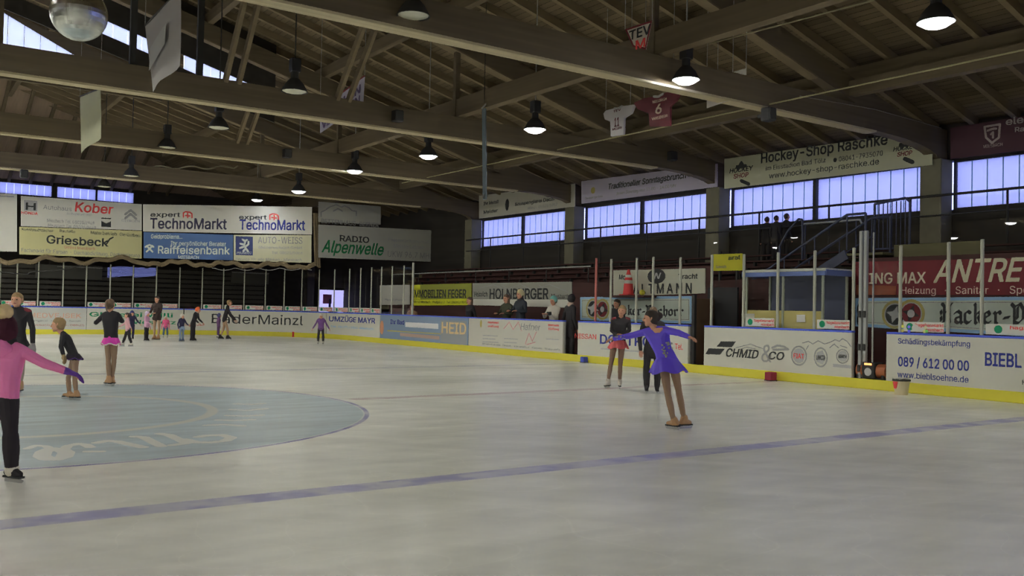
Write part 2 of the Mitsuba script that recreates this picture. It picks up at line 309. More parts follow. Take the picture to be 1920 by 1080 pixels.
# mirror ball
t = thing('mirror_ball', 'large faceted mirror ball hanging at the top left corner', 'mirror ball')
bp = onx(148, 26, 1.64)
s = trimesh.creation.uv_sphere(.285, count=[22, 44]); s.apply_translation(bp)
scene['mirror'] = {'type': 'twosided', 'bsdf': {'type': 'roughconductor', 'specular_reflectance': {'type': 'rgb', 'value': [.72, .74, .70]}, 'alpha': .12}}
obj('ball', s, 'mirror', t); obj('cap', lathe([(0, .06), (.05, .05), (.06, 0), (0, 0)], bp+V(0, 0, .28), 12), STEEL, t); obj('rod', tube([bp+V(0, 0, .3), V(bp[0], bp[1], 10.4)], .012, 6), STEEL, t)

# ------------------------------------------------------------------ rink boards
PR = Plane((XB, 0, 0), (0, -1, 0))                   # ice-side face of the right boards
def board_straight(name, label, pxa, pxb, m, kick=True, z1=1.17):
    """a board section on the right side between photo columns pxa (left) and pxb"""
    ya, yb = onx(pxa, 650, XB)[1], onx(pxb, 650, XB)[1]
    t = thing(name, label, 'rink board')
    obj('panel', bx(XB, XB+.06, yb, ya, .21, z1), m, t)
    obj('frame', cat_([bx(XB+.06, XB+.12, y-.03, y+.03, 0, z1) for y in np.linspace(yb+.04, ya-.04, max(2, int((ya-yb)/1.2)+1))]), STEEL, t)
    obj('cap_rail', cbx(XB-.015, XB+.13, yb, ya, z1, z1+.045, .01), BLUE, t)
    return t
def kick(name, label, ya, yb):
    single(name, label, 'kick plate', cbx(XB-.02, XB+.05, yb, ya, 0, .21, .008), YEL)
kick('kick_plate', 'yellow kick plate along the foot of the right side boards', 37.2, 1.5)
A = board_straight('rink_board', 'white rink board with a blue phone number, right of the gate with the roller', 1662, 2200, WHITE)
B = board_straight('rink_board', 'white rink board with grey car dealer lettering and three round emblems', 1320, 1597, WHITE)
C = board_straight('rink_board', 'white rink board behind the two standing skaters, left of the dark doorway', 1083, 1290, WHITE)
D = board_straight('rink_board', 'pale rink board with thin handwritten logo on which spectators lean', 878, 1055, seen(170, 168, 160, 1.75, rough=.5))
E_ = board_straight('rink_board', 'blue and grey rink board with cream block letters', 712, 877, seen(105, 120, 140, 1.7, rough=.5))
# A
letter(A, PR, 'Schädlingsbekämpfung', 1684, 644, 1819, 10, NAVY, False); letter(A, PR, '089 / 612 00 00', 1684, 686, 1817, 17, NAVY, True)
letter(A, PR, 'www.bieblsoehne.de', 1683, 707, 1816, 11, NAVY); letter(A, PR, 'BIEBL & SÖHNE', 1847, 685, 2040, 24, NAVY, True)
letter(A, PR, 'Hygiene', 1917, 721, 1975, 9, INK)
# B
obj('emblem', cat_([PR.ext(PR.pxpoly([(1352, 640), (1380, 640.5), (1372, 651), (1344, 650)]), .004, .001), PR.ext(PR.pxpoly([(1329, 653), (1359, 654), (1350, 665), (1323, 664)]), .004, .001)]), INK, B)
letter(B, PR, 'CHMID', 1360, 668, 1424, 15, INK, True, .3); letter(B, PR, '&', 1427, 678, 1449, 32, GREY, False, .1); letter(B, PR, 'CO', 1440, 673, 1472, 14, INK, True, .3)
obj('car_outline', cat_([PR.stroke([[(1380, 652), (1396, 648), (1408, 645), (1420, 650), (1432, 654)], [(1386, 655), (1400, 651), (1416, 654)]], .018), PR.stroke([[(1448, 652), (1458, 648), (1470, 650), (1478, 655), (1450, 656)]], .05)]), GREY, B)
for x, y, r, kx, tx in ((1498, 667, 19, .95, 'FIAT'), (1539, 670, 19, .8, 'LANCIA'), (1580, 668, 14, 1, 'ABARTH')):
    emblem(B, PR, x, y, r, GREY, ring=.16, kx=kx); emblem(B, PR, x, y, r*.74, LGREY, kx=kx, n=14 if kx > .9 else 5); letter(B, PR, tx, x-r*.55*kx, y+r*.22, x+r*.55*kx, r*.45, RED if tx == 'FIAT' else INK, True, off=.006)
obj('mountain_drawing', PR.stroke([[(1505, 643), (1516, 640), (1524, 645), (1534, 639), (1546, 645), (1556, 642), (1566, 637), (1574, 640), (1580, 635), (1588, 640), (1596, 650)], [(1512, 655), (1516, 648)], [(1556, 652), (1564, 645), (1572, 652)], [(1576, 648), (1588, 652)]], .022), GREY, B)
patch(B, PR, [(1562, 682), (1596, 685), (1596, 691), (1562, 688)], LGREY, 'small_print')
# C
letter(C, PR, 'NISSAN', 1078, 634, 1118, 9, RED); letter(C, PR, 'DOCTRONE', 1125, 644, 1256, 17, NAVY, True); letter(C, PR, 'Tel.', 1266, 655, 1280, 11, RED)
patch(C, PR, [(1126, 652), (1215, 659), (1215, 662), (1126, 655)], LGREY, 'small_print')
# D
emblem(D, PR, 902, 607, 7, GOLD, kx=.5); letter(D, PR, 'Hafner', 976, 618, 1014, 12, GREY, False, .2)
obj('logo_drawing', PR.stroke([[(945, 616), (955, 604), (962, 618), (972, 604), (978, 620)], [(985, 645), (992, 625), (998, 640), (1006, 622)], [(988, 646), (1003, 642)]], .03), seen(170, 130, 130, 1.7), D)
for x, y in ((915, 606), (1028, 611)):
    letter(D, PR, 'raumaus', x, y, x+20, 4, RED, True); letter(D, PR, 'stattung', x, y+7, x+20, 4, RED)
for x, y, w in ((905, 628, 28), (905, 634, 24), (945, 634, 26), (1024, 635, 24), (905, 640, 30), (945, 641, 24)): patch(D, PR, [(x, y), (x+w, y+w*.05), (x+w, y+1.6+w*.05), (x, y+1.6)], LGREY, 'small_print')
letter(D, PR, 'Meisterbetrieb · Fliesen · Kachelöfen · Kamine · Naturstein', 905, 646, 1050, 3.2, GREY)
# E
letter(E_, PR, 'HEID', 828, 624, 874, 20, seen(190, 170, 130, 1.7), True); letter(E_, PR, 'Ihr Bad', 732, 607, 758, 8, NAVY, True)
patch(E_, PR, [(760, 604), (822, 607), (822, 617), (760, 613)], seen(190, 190, 195, 1.7)); patch(E_, PR, [(726, 619), (826, 625), (826, 627), (726, 621)], GOLD); patch(E_, PR, [(750, 624), (824, 630), (824, 637), (750, 630)], seen(150, 130, 120, 1.7))
patch(E_, PR, [(826, 600), (875, 602), (875, 647), (826, 641)], seen(120, 122, 125, 1.7), off=.0002)
emblem(E_, PR, 716, 614, 13, seen(165, 120, 95, 1.7), kx=.6)
# far end and corner boards: panels along the curve
def curve(s):
    """point and outward normal at arc length s; s = 0 where the right corner starts, growing to the left"""
    L = R*math.pi/2
    if s < 0: return V(XB, YE-R+s, 0), V(1, 0, 0)
    if s < L: a = s/R; return V(XB-R+R*math.cos(a), YE-R+R*math.sin(a), 0), V(math.cos(a), math.sin(a), 0)
    return V(XB-R-(s-L), YE, 0), V(0, 1, 0)
def arc_of(px, py=600):
    """arc length of the board under photo column px"""
    best = min(np.arange(-4, 26, .02), key=lambda s: abs(proj(curve(s)[0]+V(0, 0, .7))[0]-px)); return best
def proj(p):
    d = p-O; z = d@CF; return (960+FPX*(d@CR)/z, 540-FPX*(d@CU)/z)
def sweep(s0, s1, o0, o1, z0, z1, step=.5):
    ss = np.linspace(s0, s1, max(2, int(abs(s1-s0)/step)+1)); q = []
    for s in ss:
        p, n = curve(s); q += [p+n*o0+V(0, 0, z0), p+n*o1+V(0, 0, z0), p+n*o1+V(0, 0, z1), p+n*o0+V(0, 0, z1)]
    f = []
    for i in range(len(ss)-1):
        for j in range(4): a, b = 4*i+j, 4*i+(j+1) % 4; f += [[a, b, b+4], [a, b+4, a+4]]
    e = 4*(len(ss)-1); f += [[0, 2, 1], [0, 3, 2], [e, e+1, e+2], [e, e+2, e+3]]
    m = trimesh.Trimesh(np.array(q), np.array(f), process=False); trimesh.repair.fix_normals(m); return m
def far_board(label, pxa, pxb, m):
    sa, sb = arc_of(pxa), arc_of(pxb)
    t = thing('rink_board', label, 'rink board'); obj('panel', sweep(sb, sa, 0, .06, .21, 1.17), m, t, smooth=20); obj('cap_rail', sweep(sb, sa, -.015, .13, 1.17, 1.215), BLUE, t); return t
def far_letter(t, txt, x0, x1, zb_, cap, m, bold=False, per=True, shear=0):
    """lettering that follows the curved boards"""
    sa, sb = arc_of(x0), arc_of(x1); g = text_shape(txt, bold); v = g.vertices.copy(); lo, hi = g.bounds[0][0], g.bounds[1][0]
    out = []
    for x, y, z in v:
        s = sa+(sb-sa)*(x-lo)/(hi-lo); p, n = curve(s); out.append(p-n*(.002+z*.004)+V(0, 0, zb_+y*cap))
    g.vertices = np.array(out); obj('lettering', g, m, t)
kk = sweep(0, arc_of(-60), -.02, .05, 0, .21); single('kick_plate', 'yellow kick plate along the curved far end boards', 'kick plate', kk, YEL)
F_ = far_board('white curved rink board with blue mover lettering', 612, 712, WHITE)
G_ = far_board('long white rink board with large dark slim lettering', 345, 611, WHITE)
H_ = far_board('white rink board with green lettering behind the small children', 163, 344, WHITE)
I_ = far_board('pale rink board with faint reddish lettering, behind the girl in the black dress', 48, 162, seen(165, 165, 160, 1.75))
J_ = far_board('white rink board at the left edge behind the pink jacket', -60, 47, WHITE)
far_letter(F_, 'UMZÜGE MAYR', 617, 703, .80, .22, NAVY, True); far_letter(F_, 'Tel. 08025 / 2046  Miesbach', 620, 700, .52, .09, LBLUE)
far_letter(G_, 'BaderMainzl', 397, 568, .56, .44, INK)
far_letter(H_, 'Glaserei Willi', 167, 324, .80, .19, GREEN, True); far_letter(H_, 'Wiesnetz', 240, 330, .48, .17, GREEN, True); far_letter(H_, 'HAUSHAM', 345, 381, .42, .07, RED)
far_letter(I_, 'MEDVEJSEK', 54, 152, .72, .2, seen(180, 140, 120, 1.7)); far_letter(I_, 'Spenglerei · Heizung · Sanitär', 54, 152, .55, .08, GREY)
far_letter(I_, 'Miesbach Telefon 08025', 54, 158, .36, .08, seen(150, 100, 90, 1.6))
# ------------------------------------------------------------------ posts and glass
def hm(t, base, nrm, w, n_st, tall=None):
    pass
def post(p, z1, parent, label=None, m=POST, r=.035):
    obj('glass_post', cat_([tube([p+V(0, 0, 1.215), p+V(0, 0, z1)], r, 8), lathe([(0, .02), (r*.8, .015), (r*1.05, 0), (0, 0)], p+V(0, 0, z1), 10)]), m, parent, label=label)
def sticker(t, a, b, nrm, zlo):
    """white advertising strip at the foot of a pane from a to b (left to right seen from the ice)"""
    a, b = np.array(a), np.array(b); pl = Plane(a+V(0, 0, zlo), b-a); L = np.linalg.norm(b-a)
    obj('sticker', pl.ext(sbox(.04, 0, L-.04, .2), .002, .006), BANNER, t)
    for txt, v0, u0, u1 in (('hagebaumarkt', .11, .32, .95), ('miesbach', .02, .55, .95)):
        g = text_shape(txt, True); lo, hi = g.bounds[0][0], g.bounds[1][0]; v = g.vertices; v[:, 0] = (u0+(v[:, 0]-lo)/(hi-lo)*(u1-u0))*L; v[:, 1] = v[:, 1]*.062+v0; v[:, 2] *= .002; g.vertices = v; obj('sticker_lettering', pl.place(g, .0085), RED, t)
    c = Point(.16*L+.03, .1).buffer(.075, 5); obj('sticker_emblem', pl.ext(c, .002, .0085), GREEN, t)
def pane(a, b, z1, parent, stick=True):
    """glass between foot points a and b (left to right seen from the ice)"""
    a, b = np.array(a), np.array(b)
    q = [a+V(0, 0, 1.22), b+V(0, 0, 1.22), b+V(0, 0, z1), a+V(0, 0, z1)]
    t = obj('glass_pane', trimesh.Trimesh(np.array(q), [[0, 1, 2], [0, 2, 3]], process=False), 'glass', parent)
    if stick: sticker(t, a, b, None, 1.235)
    return t
def far_of(px): return J_ if px < 48 else I_ if px < 163 else H_ if px < 345 else G_ if px < 612 else F_ if px < 712 else E_
def side_of(px): return C if px < 1300 else B if px < 1650 else A
fx = [-40, -2, 30, 70, 117, 160, 205, 248, 292, 335, 377, 417, 456, 495, 530, 563, 595, 623, 651, 672, 692, 711]
fp = []
for x in fx:
    p, n = curve(arc_of(x)); fp.append(p+n*.06)
for x in (732, 754, 771): fp.append(V(XB+.06, onx(x, 560, XB)[1], 0))
fx += [732, 754, 771]
for x, p in zip(fx[:-1], fp[:-1]): post(p, 3.16, far_of(x), r=.03)
post(fp[-1], 3.25, E_, 'thicker end post', r=.045)
for i, (a, b) in enumerate(zip(fp, fp[1:])):
    d = (b-a)/np.linalg.norm(b-a); pane(a+d*.035, b-d*.035, 3.1, far_of((fx[i]+fx[i+1])/2), i not in (4, 9) and i < 21)
def yat(px): return onx(px, 560, XB)[1]
def Q(px): return V(XB+.06, yat(px), 0)
for px, z in ((1114, 3.05), (1142, 3.0), (1190, 3.0), (1221, 3.0), (1272, 2.95), (1331, 2.98), (1391, 2.96), (1455, 2.96), (1524, 2.96), (1597, 2.98), (1685, 2.98), (1775, 3.0), (1838, 3.02), (2010, 3.0)):
    post(Q(px), z, side_of(px), 'reddish post' if px == 1114 else None, m=POST if px != 1114 else seen(150, 90, 85, 1.7))
for a, b, z, st in ((1114, 1142, 3.0, 0), (1142, 1190, 3.0, 0), (1190, 1221, 3.0, 0), (1221, 1272, 3.0, 0), (1331, 1391, 3.3, 0), (1391, 1455, 3.3, 1), (1455, 1524, 3.3, 0), (1524, 1597, 3.3, 1), (1685, 1775, 3.4, 1), (1775, 1838, 3.4, 0), (1838, 2010, 3.4, 1)):
    p, q = Q(a), Q(b); d = (q-p)/np.linalg.norm(q-p); pn = pane(p+d*.04, q-d*.04, z, side_of(a), bool(st))
    if a == 1685:
        pl = Plane(V(XB+.06, 0, 0), (0, -1, 0)); a0 = None
        for px, py, c in ((1693.5, 612, (200, 190, 90)), (1705, 613, (95, 90, 200)), (1693, 620, (180, 170, 100)), (1705, 621, (80, 80, 210)), (1736, 614, (200, 220, 140)), (1738, 621, (110, 190, 90)), (1734, 622, (210, 210, 110))):
            emblem(pn, pl, px, py, 3.2, seen(*c, 2.0, rough=.3), 'holographic_spot', off=.012, n=8)
        emblem(pn, pl, 1717, 615, 7, BANNER, 'round_sticker', off=.012)
# door frames at the gates: tall twin posts and return panes
for px, z, lab in ((1609, 3.35, 'grey steel gate post left of the brown roller'), (1618, 3.35, 'slim steel gate post nearest the brown roller')):
    t = thing('gate_post', lab, 'post'); p = Q(px)+V(.04, 0, 0); obj('post', cbx(p[0]-.04, p[0]+.04, p[1]-.035, p[1]+.035, 0, z, .008), STEEL, t)
    obj('hinge', cat_([cbx(p[0]-.07, p[0]-.03, p[1]-.03, p[1]+.03, h, h+.14, .006) for h in (.35, .8, 1.5)]), DARK, t)
pn = thing('glass_pane', 'glass return pane standing back from the boards at the roller gate', 'glass pane')
q = [V(XB+.1, yat(1632), 1.22), V(XB+.9, yat(1632)-.1, 1.22), V(XB+.9, yat(1632)-.1, 3.3), V(XB+.1, yat(1632), 3.3)]
obj('glass', trimesh.Trimesh(np.array(q), [[0, 1, 2], [0, 2, 3]], process=False), 'glass', pn)
obj('edge_strip', cat_([bx(XB+.08, XB+.11, yat(1632)-.012, yat(1632)+.012, .02, 3.3)]), STEEL, pn)
# roller and things on the ice
rp = onx(1632, 697, XB+.12); yl, yr = yat(1599), yat(1661)
t = thing('floor_roller', 'brown cylinder roller with an orange light lying in the open gate', 'roller')
rc = lambda a, b, r: tube([(XB+.2, a, .38), (XB+.2, b, .38)], r, 20)
obj('drum', rc(yr+.05, yr+.38, .15), seen(120, 70, 45, 1.8, rough=.4), t, smooth=40); obj('drum', rc(yl-.05, yl-.4, .15), seen(120, 70, 45, 1.8, rough=.4), t, smooth=40)
ymid = (yr+yl)/2
obj('motor_box', cbx(XB+.02, XB+.36, ymid-.13, ymid+.17, .22, .56, .02), BLACK, t)
obj('badge', Plane((XB+.018, ymid+.02, .36), (0, -1, 0)).ext(Point(0, 0).buffer(.085, 6), .004, 0), LGREY, t)
obj('lamp', cbx(XB+.0, XB+.02, ymid-.07, ymid+.1, .50, .545, .004), mat((.8, .3, .1)), t, emitter={'type': 'area', 'radiance': {'type': 'rgb', 'value': [1.3, .35, .12]}})
obj('cradle', cat_([cbx(XB+.06, XB+.34, y-.03, y+.03, .0, .3, .008) for y in (yl-.1, yr+.1)]+[bx(XB+.08, XB+.32, yr+.05, yl-.05, .21, .235)]), DARK, t)
def ice_cube(name, label, px, py, m, s):
    p = onz(px, py); t = thing(name, label, 'marker block'); obj('block', cbx(p[0]-s/2, p[0]+s/2, p[1]-s/2, p[1]+s/2, 0, s, .015), m, t); obj('base', cbx(p[0]-s/2-.008, p[0]+s/2+.008, p[1]-s/2-.008, p[1]+s/2+.008, 0, .02, .005), DARK, t)
ice_cube('marker_block', 'small blue marker cube on the ice at the foot of the boards', 1095, 680, seen(50, 60, 130, 2), .17)
ice_cube('marker_block', 'small red marker cube on the ice at the foot of the boards', 1445, 714, seen(120, 38, 52, 1.5), .2)
bp_ = onz(1690, 740); t = thing('bucket', 'pale printed bucket with a dark rim standing on the ice by the right boards', 'bucket')
obj('body', lathe([(0, 0), (.12, 0), (.155, .28), (.145, .28), (.115, .02), (0, .02)], bp_, 20), seen(170, 160, 130, 1.8), t, smooth=35); obj('rim', lathe([(.14, .28), (.17, .27), (.17, .3), (.14, .3), (.14, .28)], bp_, 20), DARK, t, smooth=35)
obj('print', lathe([(.1385, .12), (.157, .26), (.1585, .26), (.139, .12)], bp_, 20).slice_plane(bp_+V(-.115, .06, 0), (-.85, .45, 0)), RED, t)
obj('handle', tube([bp_+V(.17*math.cos(a)*.95, .165*math.sin(a), .29+.05*abs(math.sin(a))) for a in np.linspace(2.4, 5.0, 9)], .006, 6), STEEL, t)
t = thing('goal_marker_pin', 'short red marker pin on the yellow kick plate of the far boards', 'marker'); p, n = curve(arc_of(550)); obj('pin', cbx(p[0]-.05, p[0]+.03, p[1]-.09, p[1]-.02, .0, .24, .008), RED, t)

# ------------------------------------------------------------------ walkway and stands
struct('floor_walkway', bx(XB+.15, XW, 1, YF, -.01, .02), 'concrete', 'walkway behind the boards')
st = thing('spectator_stand', 'dark red stepped wooden spectator stand under the side windows', 'stand', kind='structure')
XS = 18.55
ys0, ys1 = 3.0, 36.2
obj('front_wall', bx(XS, XS+.1, ys0, ys1, 0.02, 2.42), 'stand_wood', st)
obj('front_wall', cat_([bx(XS, XS+.1, ys0, 12.6, 2.42, 2.86), bx(XS, XS+.1, 17.2, 21.4, 2.42, 2.82)]), 'stand_wood', st)
obj('top_walkway', bx(XW-.52, XW-.01, ys0, ys1, 2.9, 3.02), 'dark_cladding', st)
n = 6; dx = (XW-.52-XS-.1)/n
for i in range(n):
    x0 = XS+.1+i*dx; z = 2.12+i*.18
    obj('riser', bx(x0, x0+.05, ys0, ys1, z-.20, z), 'stand_wood', st)
    obj('tread', bx(x0, x0+dx+.03 if i < n-1 else XW-.51, ys0, ys1, z-.04, z+.0), 'dark_cladding', st)
    obj('bench_plank', bx(x0+.16, x0+.34, ys0, ys1-.1, z+.14, z+.18), 'stand_wood', st)
    obj('bench_support', cat_([bx(x0+.2, x0+.3, y-.03, y+.03, z, z+.14) for y in np.arange(ys0+.5, ys1, 1.5)]), DARK, st)
for i in range(8):
    z = 2.0+i*.15
    obj('stair_step', cbx(XS+.1+i*.29, XS+.1+i*.29+.32, ys1, ys1+1.2, z-.6, z, .01), 'stair_yellow', st)
obj('side_cladding', bx(XS+.1, XW, ys1+1.2, ys1+1.24, .02, 3.2), 'dark_cladding', st)
t = thing('guard_rail', 'dark steel railing along the top of the stand in front of the windows', 'railing')
zr = 4.42
obj('handrail', tube([(XW-.55, 2, zr), (XW-.55, 32.9, zr)], .03, 8), DARK, t); 
for y in np.arange(3.3, 33, 2.31): obj('post', tube([(XW-.55, y, 3.02), (XW-.55, y, zr)], .025, 6), DARK, t)
obj('lower_rail', tube([(XW-.55, 2, 3.95), (XW-.55, 32.9, 3.95)], .02, 6), DARK, t)
t = thing('front_rail', 'thin steel rail along the front edge of the far part of the stand', 'railing')
obj('handrail', tube([(XS+.15, 22.5, 2.95), (XS+.15, 36.3, 2.95)], .02, 6), STEEL, t)
for y in np.arange(22.6, 36.4, 2.25): obj('post', tube([(XS+.15, y, 2.1), (XS+.15, y, 2.95)], .018, 6), DARK, t)
PS = Plane((XS-.03, 0, 0), (0, -1, 0))
def sgn(name, label, quad, m, pl=PS, t=.025): return sign(name, label, 'sign', pl, quad, m, t)
s = sgn('advertising_board', 'blank pale board at the left end of the stand front', [(712, 535), (768, 534), (768, 571), (712, 572)], BANNER); letter(s, PS, 'Sporthaus', 722, 563, 760, 3, LGREY)
s = sgn('advertising_board', 'olive and yellow advertising board with dark capitals on the stand front', [(771, 534), (884, 531), (884, 572), (771, 573)], seen(110, 112, 45, 1.8))
patch(s, PS, [(771, 562), (884, 560), (884, 572), (771, 573)], seen(170, 170, 40, 1.8)); patch(s, PS, [(772, 535), (788, 534), (788, 561), (772, 561)], seen(165, 165, 40, 1.8)); letter(s, PS, 'IMMOBILIEN FEGER', 773, 558, 874, 14, INK, True)
letter(s, PS, '83714 Miesbach · Stadtplatz 8 · Tel. 08025 / 7050', 776, 568, 876, 4, INK, off=.005)
s = sgn('advertising_board', 'grey and white advertising board with heavy dark capitals in the middle, behind the spectators', [(886, 531), (1072, 528), (1072, 577), (886, 572)], seen(120, 120, 112, 1.6)); patch(s, PS, [(886, 561), (1072, 562), (1072, 577), (886, 572)], BANNER)
letter(s, PS, 'HOLNBURGER', 918, 560, 1028, 18, INK, True); letter(s, PS, 'Heinrich', 889, 556, 914, 9, INK); letter(s, PS, 'Miesbach', 1034, 560, 1066, 9, INK)
obj('line_drawing', PS.stroke([[(900, 540), (925, 534), (950, 543), (975, 533), (1000, 544), (1030, 533), (1066, 548)], [(940, 535), (955, 543)], [(1010, 534), (1024, 545)]], .025), GREY, s)
s = sgn('advertising_board', 'pale board with an oval W emblem, behind the traffic cone', [(1150, 507), (1322, 503), (1322, 550), (1150, 556)], seen(165, 165, 150, 1.7))
emblem(s, PS, 1231, 518, 14, INK, kx=1.7); letter(s, PS, 'W', 1222, 523, 1240, 11, LGREY, True, off=.006); letter(s, PS, 'Mode', 1161, 524, 1183, 9, INK, True); letter(s, PS, 'Tracht', 1272, 523, 1308, 9, INK, True); letter(s, PS, 'A L T M A N N', 1187, 550, 1297, 17, INK, True)
NIB = [(-.045, -.035), (.045, .035)]
GL = {'H': [[(.04, .02), (.14, .06), (.14, .86), (.0, 1.0)], [(.50, .02), (.46, .1), (.46, .82), (.6, .98)], [(.14, .50), (.3, .58), (.46, .50)], [(-.06, .62), (-.02, .45)], [(-.06, .3), (-.02, .12)]], 'a': [[(.05, .5), (.25, .62), (.42, .5), (.42, .08), (.5, 0)], [(.42, .35), (.12, .25), (.1, .08), (.25, 0), (.42, .12)]],
      'c': [[(.42, .52), (.28, .62), (.1, .5), (.1, .1), (.25, 0), (.42, .1)]], 'k': [[(.1, 1.0), (.14, .9), (.14, .05), (.22, 0)], [(.14, .4), (.35, .6), (.42, .5), (.3, .35), (.42, .1), (.5, 0)]], 'e': [[(.1, .28), (.4, .45), (.3, .62), (.1, .5), (.1, .1), (.25, 0), (.42, .1)]],
      'r': [[(.08, .58), (.16, .5), (.16, .06), (.24, 0)], [(.16, .5), (.36, .62), (.44, .5)]], '-': [[(.05, .3), (.35, .36)]], 'P': [[(.1, -.1), (.2, .05), (.2, .85), (.05, 1.0)], [(.2, .85), (.5, 1.02), (.68, .75), (.66, .3), (.4, .05), (.2, .12)], [(.38, .85), (.36, .3)]],
      's': [[(.42, .55), (.25, .62), (.1, .48), (.4, .2), (.3, .02), (.05, .06)]], 'h': [[(.1, 1.0), (.14, .9), (.14, .05), (.22, 0)], [(.14, .45), (.34, .62), (.44, .5), (.42, .1), (.3, -.15)]], 'o': [[(.28, .62), (.1, .5), (.1, .12), (.26, 0), (.44, .12), (.44, .5), (.28, .62)]]}
ADV = {'H': .72, 'P': .78, '-': .42}
def blackletter(t, pl, txt, x0, yb, x1, cap, m):
    polys, x = [], 0
    for ch in txt:
        for st_ in GL[ch]:
            for a, b in zip(st_, st_[1:]): polys.append(MultiPoint([(a[0]+x+q[0]*1.2, a[1]+q[1]*1.6) for q in NIB]+[(b[0]+x+q[0]*1.2, b[1]+q[1]*1.6) for q in NIB]+[(a[0]+x+.015, a[1]-.015), (b[0]+x-.015, b[1]+.015)]).convex_hull.buffer(.018, 2))
        x += ADV.get(ch, .56)
    S = unary_union(polys); a = pl.uv(x0, yb); b = pl.uv(x1, yb); h = pl.uv(x0, yb-cap)[1]-a[1]; k = (b[0]-a[0])/x
    from shapely import affinity
    S = affinity.affine_transform(S, [k, 0, 0, h, a[0], a[1]]); obj('lettering', pl.ext(S, .005, .002), m, t)
def hacker(label, x0, x1, yt0, yt1, yb0, yb1, ex, er, lx0, lx1, lyb, lcap):
    s = sgn('brewery_board', label, [(x0, yt0), (x1, yt1), (x1, yb1), (x0, yb0)], seen(168, 176, 166, 1.7))
    e = PS.pxpoly([(x0, yt0), (x1, yt1), (x1, yb1), (x0, yb0)]); obj('border', PS.ext(e.difference(e.buffer(-.07)).union(Polygon()), .004, .0005), LBLUE, s)
    obj('border_line', PS.ext(e.buffer(-.10).difference(e.buffer(-.115)), .004, .0005), GREY, s)
    for k, (x, y) in enumerate(ex):
        emblem(s, PS, x, y, er, GOLD, off=.002+.002*k); emblem(s, PS, x, y, er*.8, LGREY, off=.005+.002*k); emblem(s, PS, x, y, er*.72, INK if k == 0 else BROWNRED, off=.0075+.002*k)
        star = [(x+er*.62*(1 if i % 2 == 0 else .42)*math.cos(math.pi*i/4+.3), y+er*.62*(1 if i % 2 == 0 else .42)*math.sin(math.pi*i/4+.3)) for i in range(8)]
        obj('emblem', PS.ext(PS.pxpoly(star), .004, .0105+.002*k), LGREY if k == 0 else INK, s); emblem(s, PS, x, y, er*.28, LGREY, off=.0135+.002*k)
    blackletter(s, PS, 'Hacker-Pschorr', lx0, lyb, lx1, lcap, INK)
    return s
hacker('white and blue brewery board with blackletter name, left, behind the two skaters', 1088, 1297, 557, 555, 600, 607, [(1112, 579), (1130, 580)], 20, 1148, 1283, 589, 17)
hb = hacker('large white and blue brewery board with blackletter name at the right edge', 1604, 2080, 559, 555, 612, 640, [(1678, 590), (1709, 588)], 27, 1766, 2050, 605, 36)
emblem(hb, PS, 1613, 580, 12, INK, kx=.6); emblem(hb, PS, 1613, 600, 12, INK, kx=.6)
s = sgn('advertising_board', 'dark red board with large white slanted capitals at the right edge', [(1604, 491), (2080, 480), (2080, 553), (1604, 553)], BROWNRED)
letter(s, PS, 'KING MAX', 1616, 532, 1736, 19, seen(190, 185, 165, 1.8), True); letter(s, PS, 'ANTRETTER', 1750, 529, 2070, 40, seen(195, 190, 160, 1.8), True, .25)
letter(s, PS, 'Heizung   ·   Sanitär   ·   Spenglerei', 1690, 551, 2000, 13, seen(185, 175, 165, 1.8)); patch(s, PS, [(1606, 534), (1680, 536), (1680, 553), (1606, 553)], seen(120, 70, 50, 1.7))
s = sgn('advertising_board', 'small yellow sign behind the left pane of the timekeeper booth', [(1335, 477), (1392, 475), (1392, 507), (1335, 508)], seen(165, 160, 45, 1.7)); letter(s, PS, 'aral', 1366, 487, 1388, 7, INK, True); obj('support', cat_([bx(XS-.0, XS+.06, y-.03, y+.03, .02, 3.2) for y in (16.3, 16.9)]), DARK, s); letter(s, PS, 'Tankstelle', 1342, 503, 1362, 5, GREY)
# raised banners above the side windows
PBW = Plane((20.45, 0, 0), (0, -1, 0))
def wb(label, quad, m): return sign('wall_banner', label, 'banner', PBW, quad, m, .02)
s = wb('long white banner with black slab lettering above the third side window', [(1358, 298), (1748, 243), (1748, 309), (1358, 354)], seen(150, 150, 130, 1.9))
letter(s, PBW, 'Hockey-Shop Raschke', 1427, 306, 1664, 18, INK, True); letter(s, PBW, 'im Eisstadion Bad Tölz', 1436, 320, 1548, 8, INK); letter(s, PBW, '☎', 1560, 305, 1570, 8, INK) if False else emblem(s, PBW, 1566, 300, 4, INK); letter(s, PBW, '08041-7935070', 1573, 303, 1655, 9, INK); letter(s, PBW, 'www.hockey-shop-raschke.de', 1442, 335, 1648, 10, INK)
for x, y in ((1390, 325), (1697, 284)):
    letter(s, PBW, 'HOCKEY', x-22, y, x+22, 8, INK, True, .2); letter(s, PBW, 'SHOP', x-15, y+10, x+14, 8, BROWNRED, True, .2); obj('player_silhouette', PBW.stroke([[(x-6, y-8), (x, y-20), (x+4, y-12)], [(x-8, y-12), (x+8, y-14)], [(x, y+14), (x+14, y+20)]], .1), INK, s)
s = wb('pale lilac banner above the second side window', [(1090, 340), (1345, 307), (1345, 350), (1090, 382)], seen(150, 145, 160, 1.9))
letter(s, PBW, 'Traditioneller Sonntagsbrunch', 1140, 355, 1287, 10, INK, True, .2); letter(s, PBW, 'Jeden Sonntag von 11.00 - 14.00 Uhr', 1155, 366, 1268, 6, GREY); letter(s, PBW, 'Gasthof zur Post', 1097, 374, 1130, 4, GREY); emblem(s, PBW, 1112, 357, 6, GOLD)
s = wb('grey white banner with a dark figure emblem above the farthest side window', [(898, 367), (1078, 344), (1078, 387), (898, 410)], seen(150, 148, 138, 1.8))
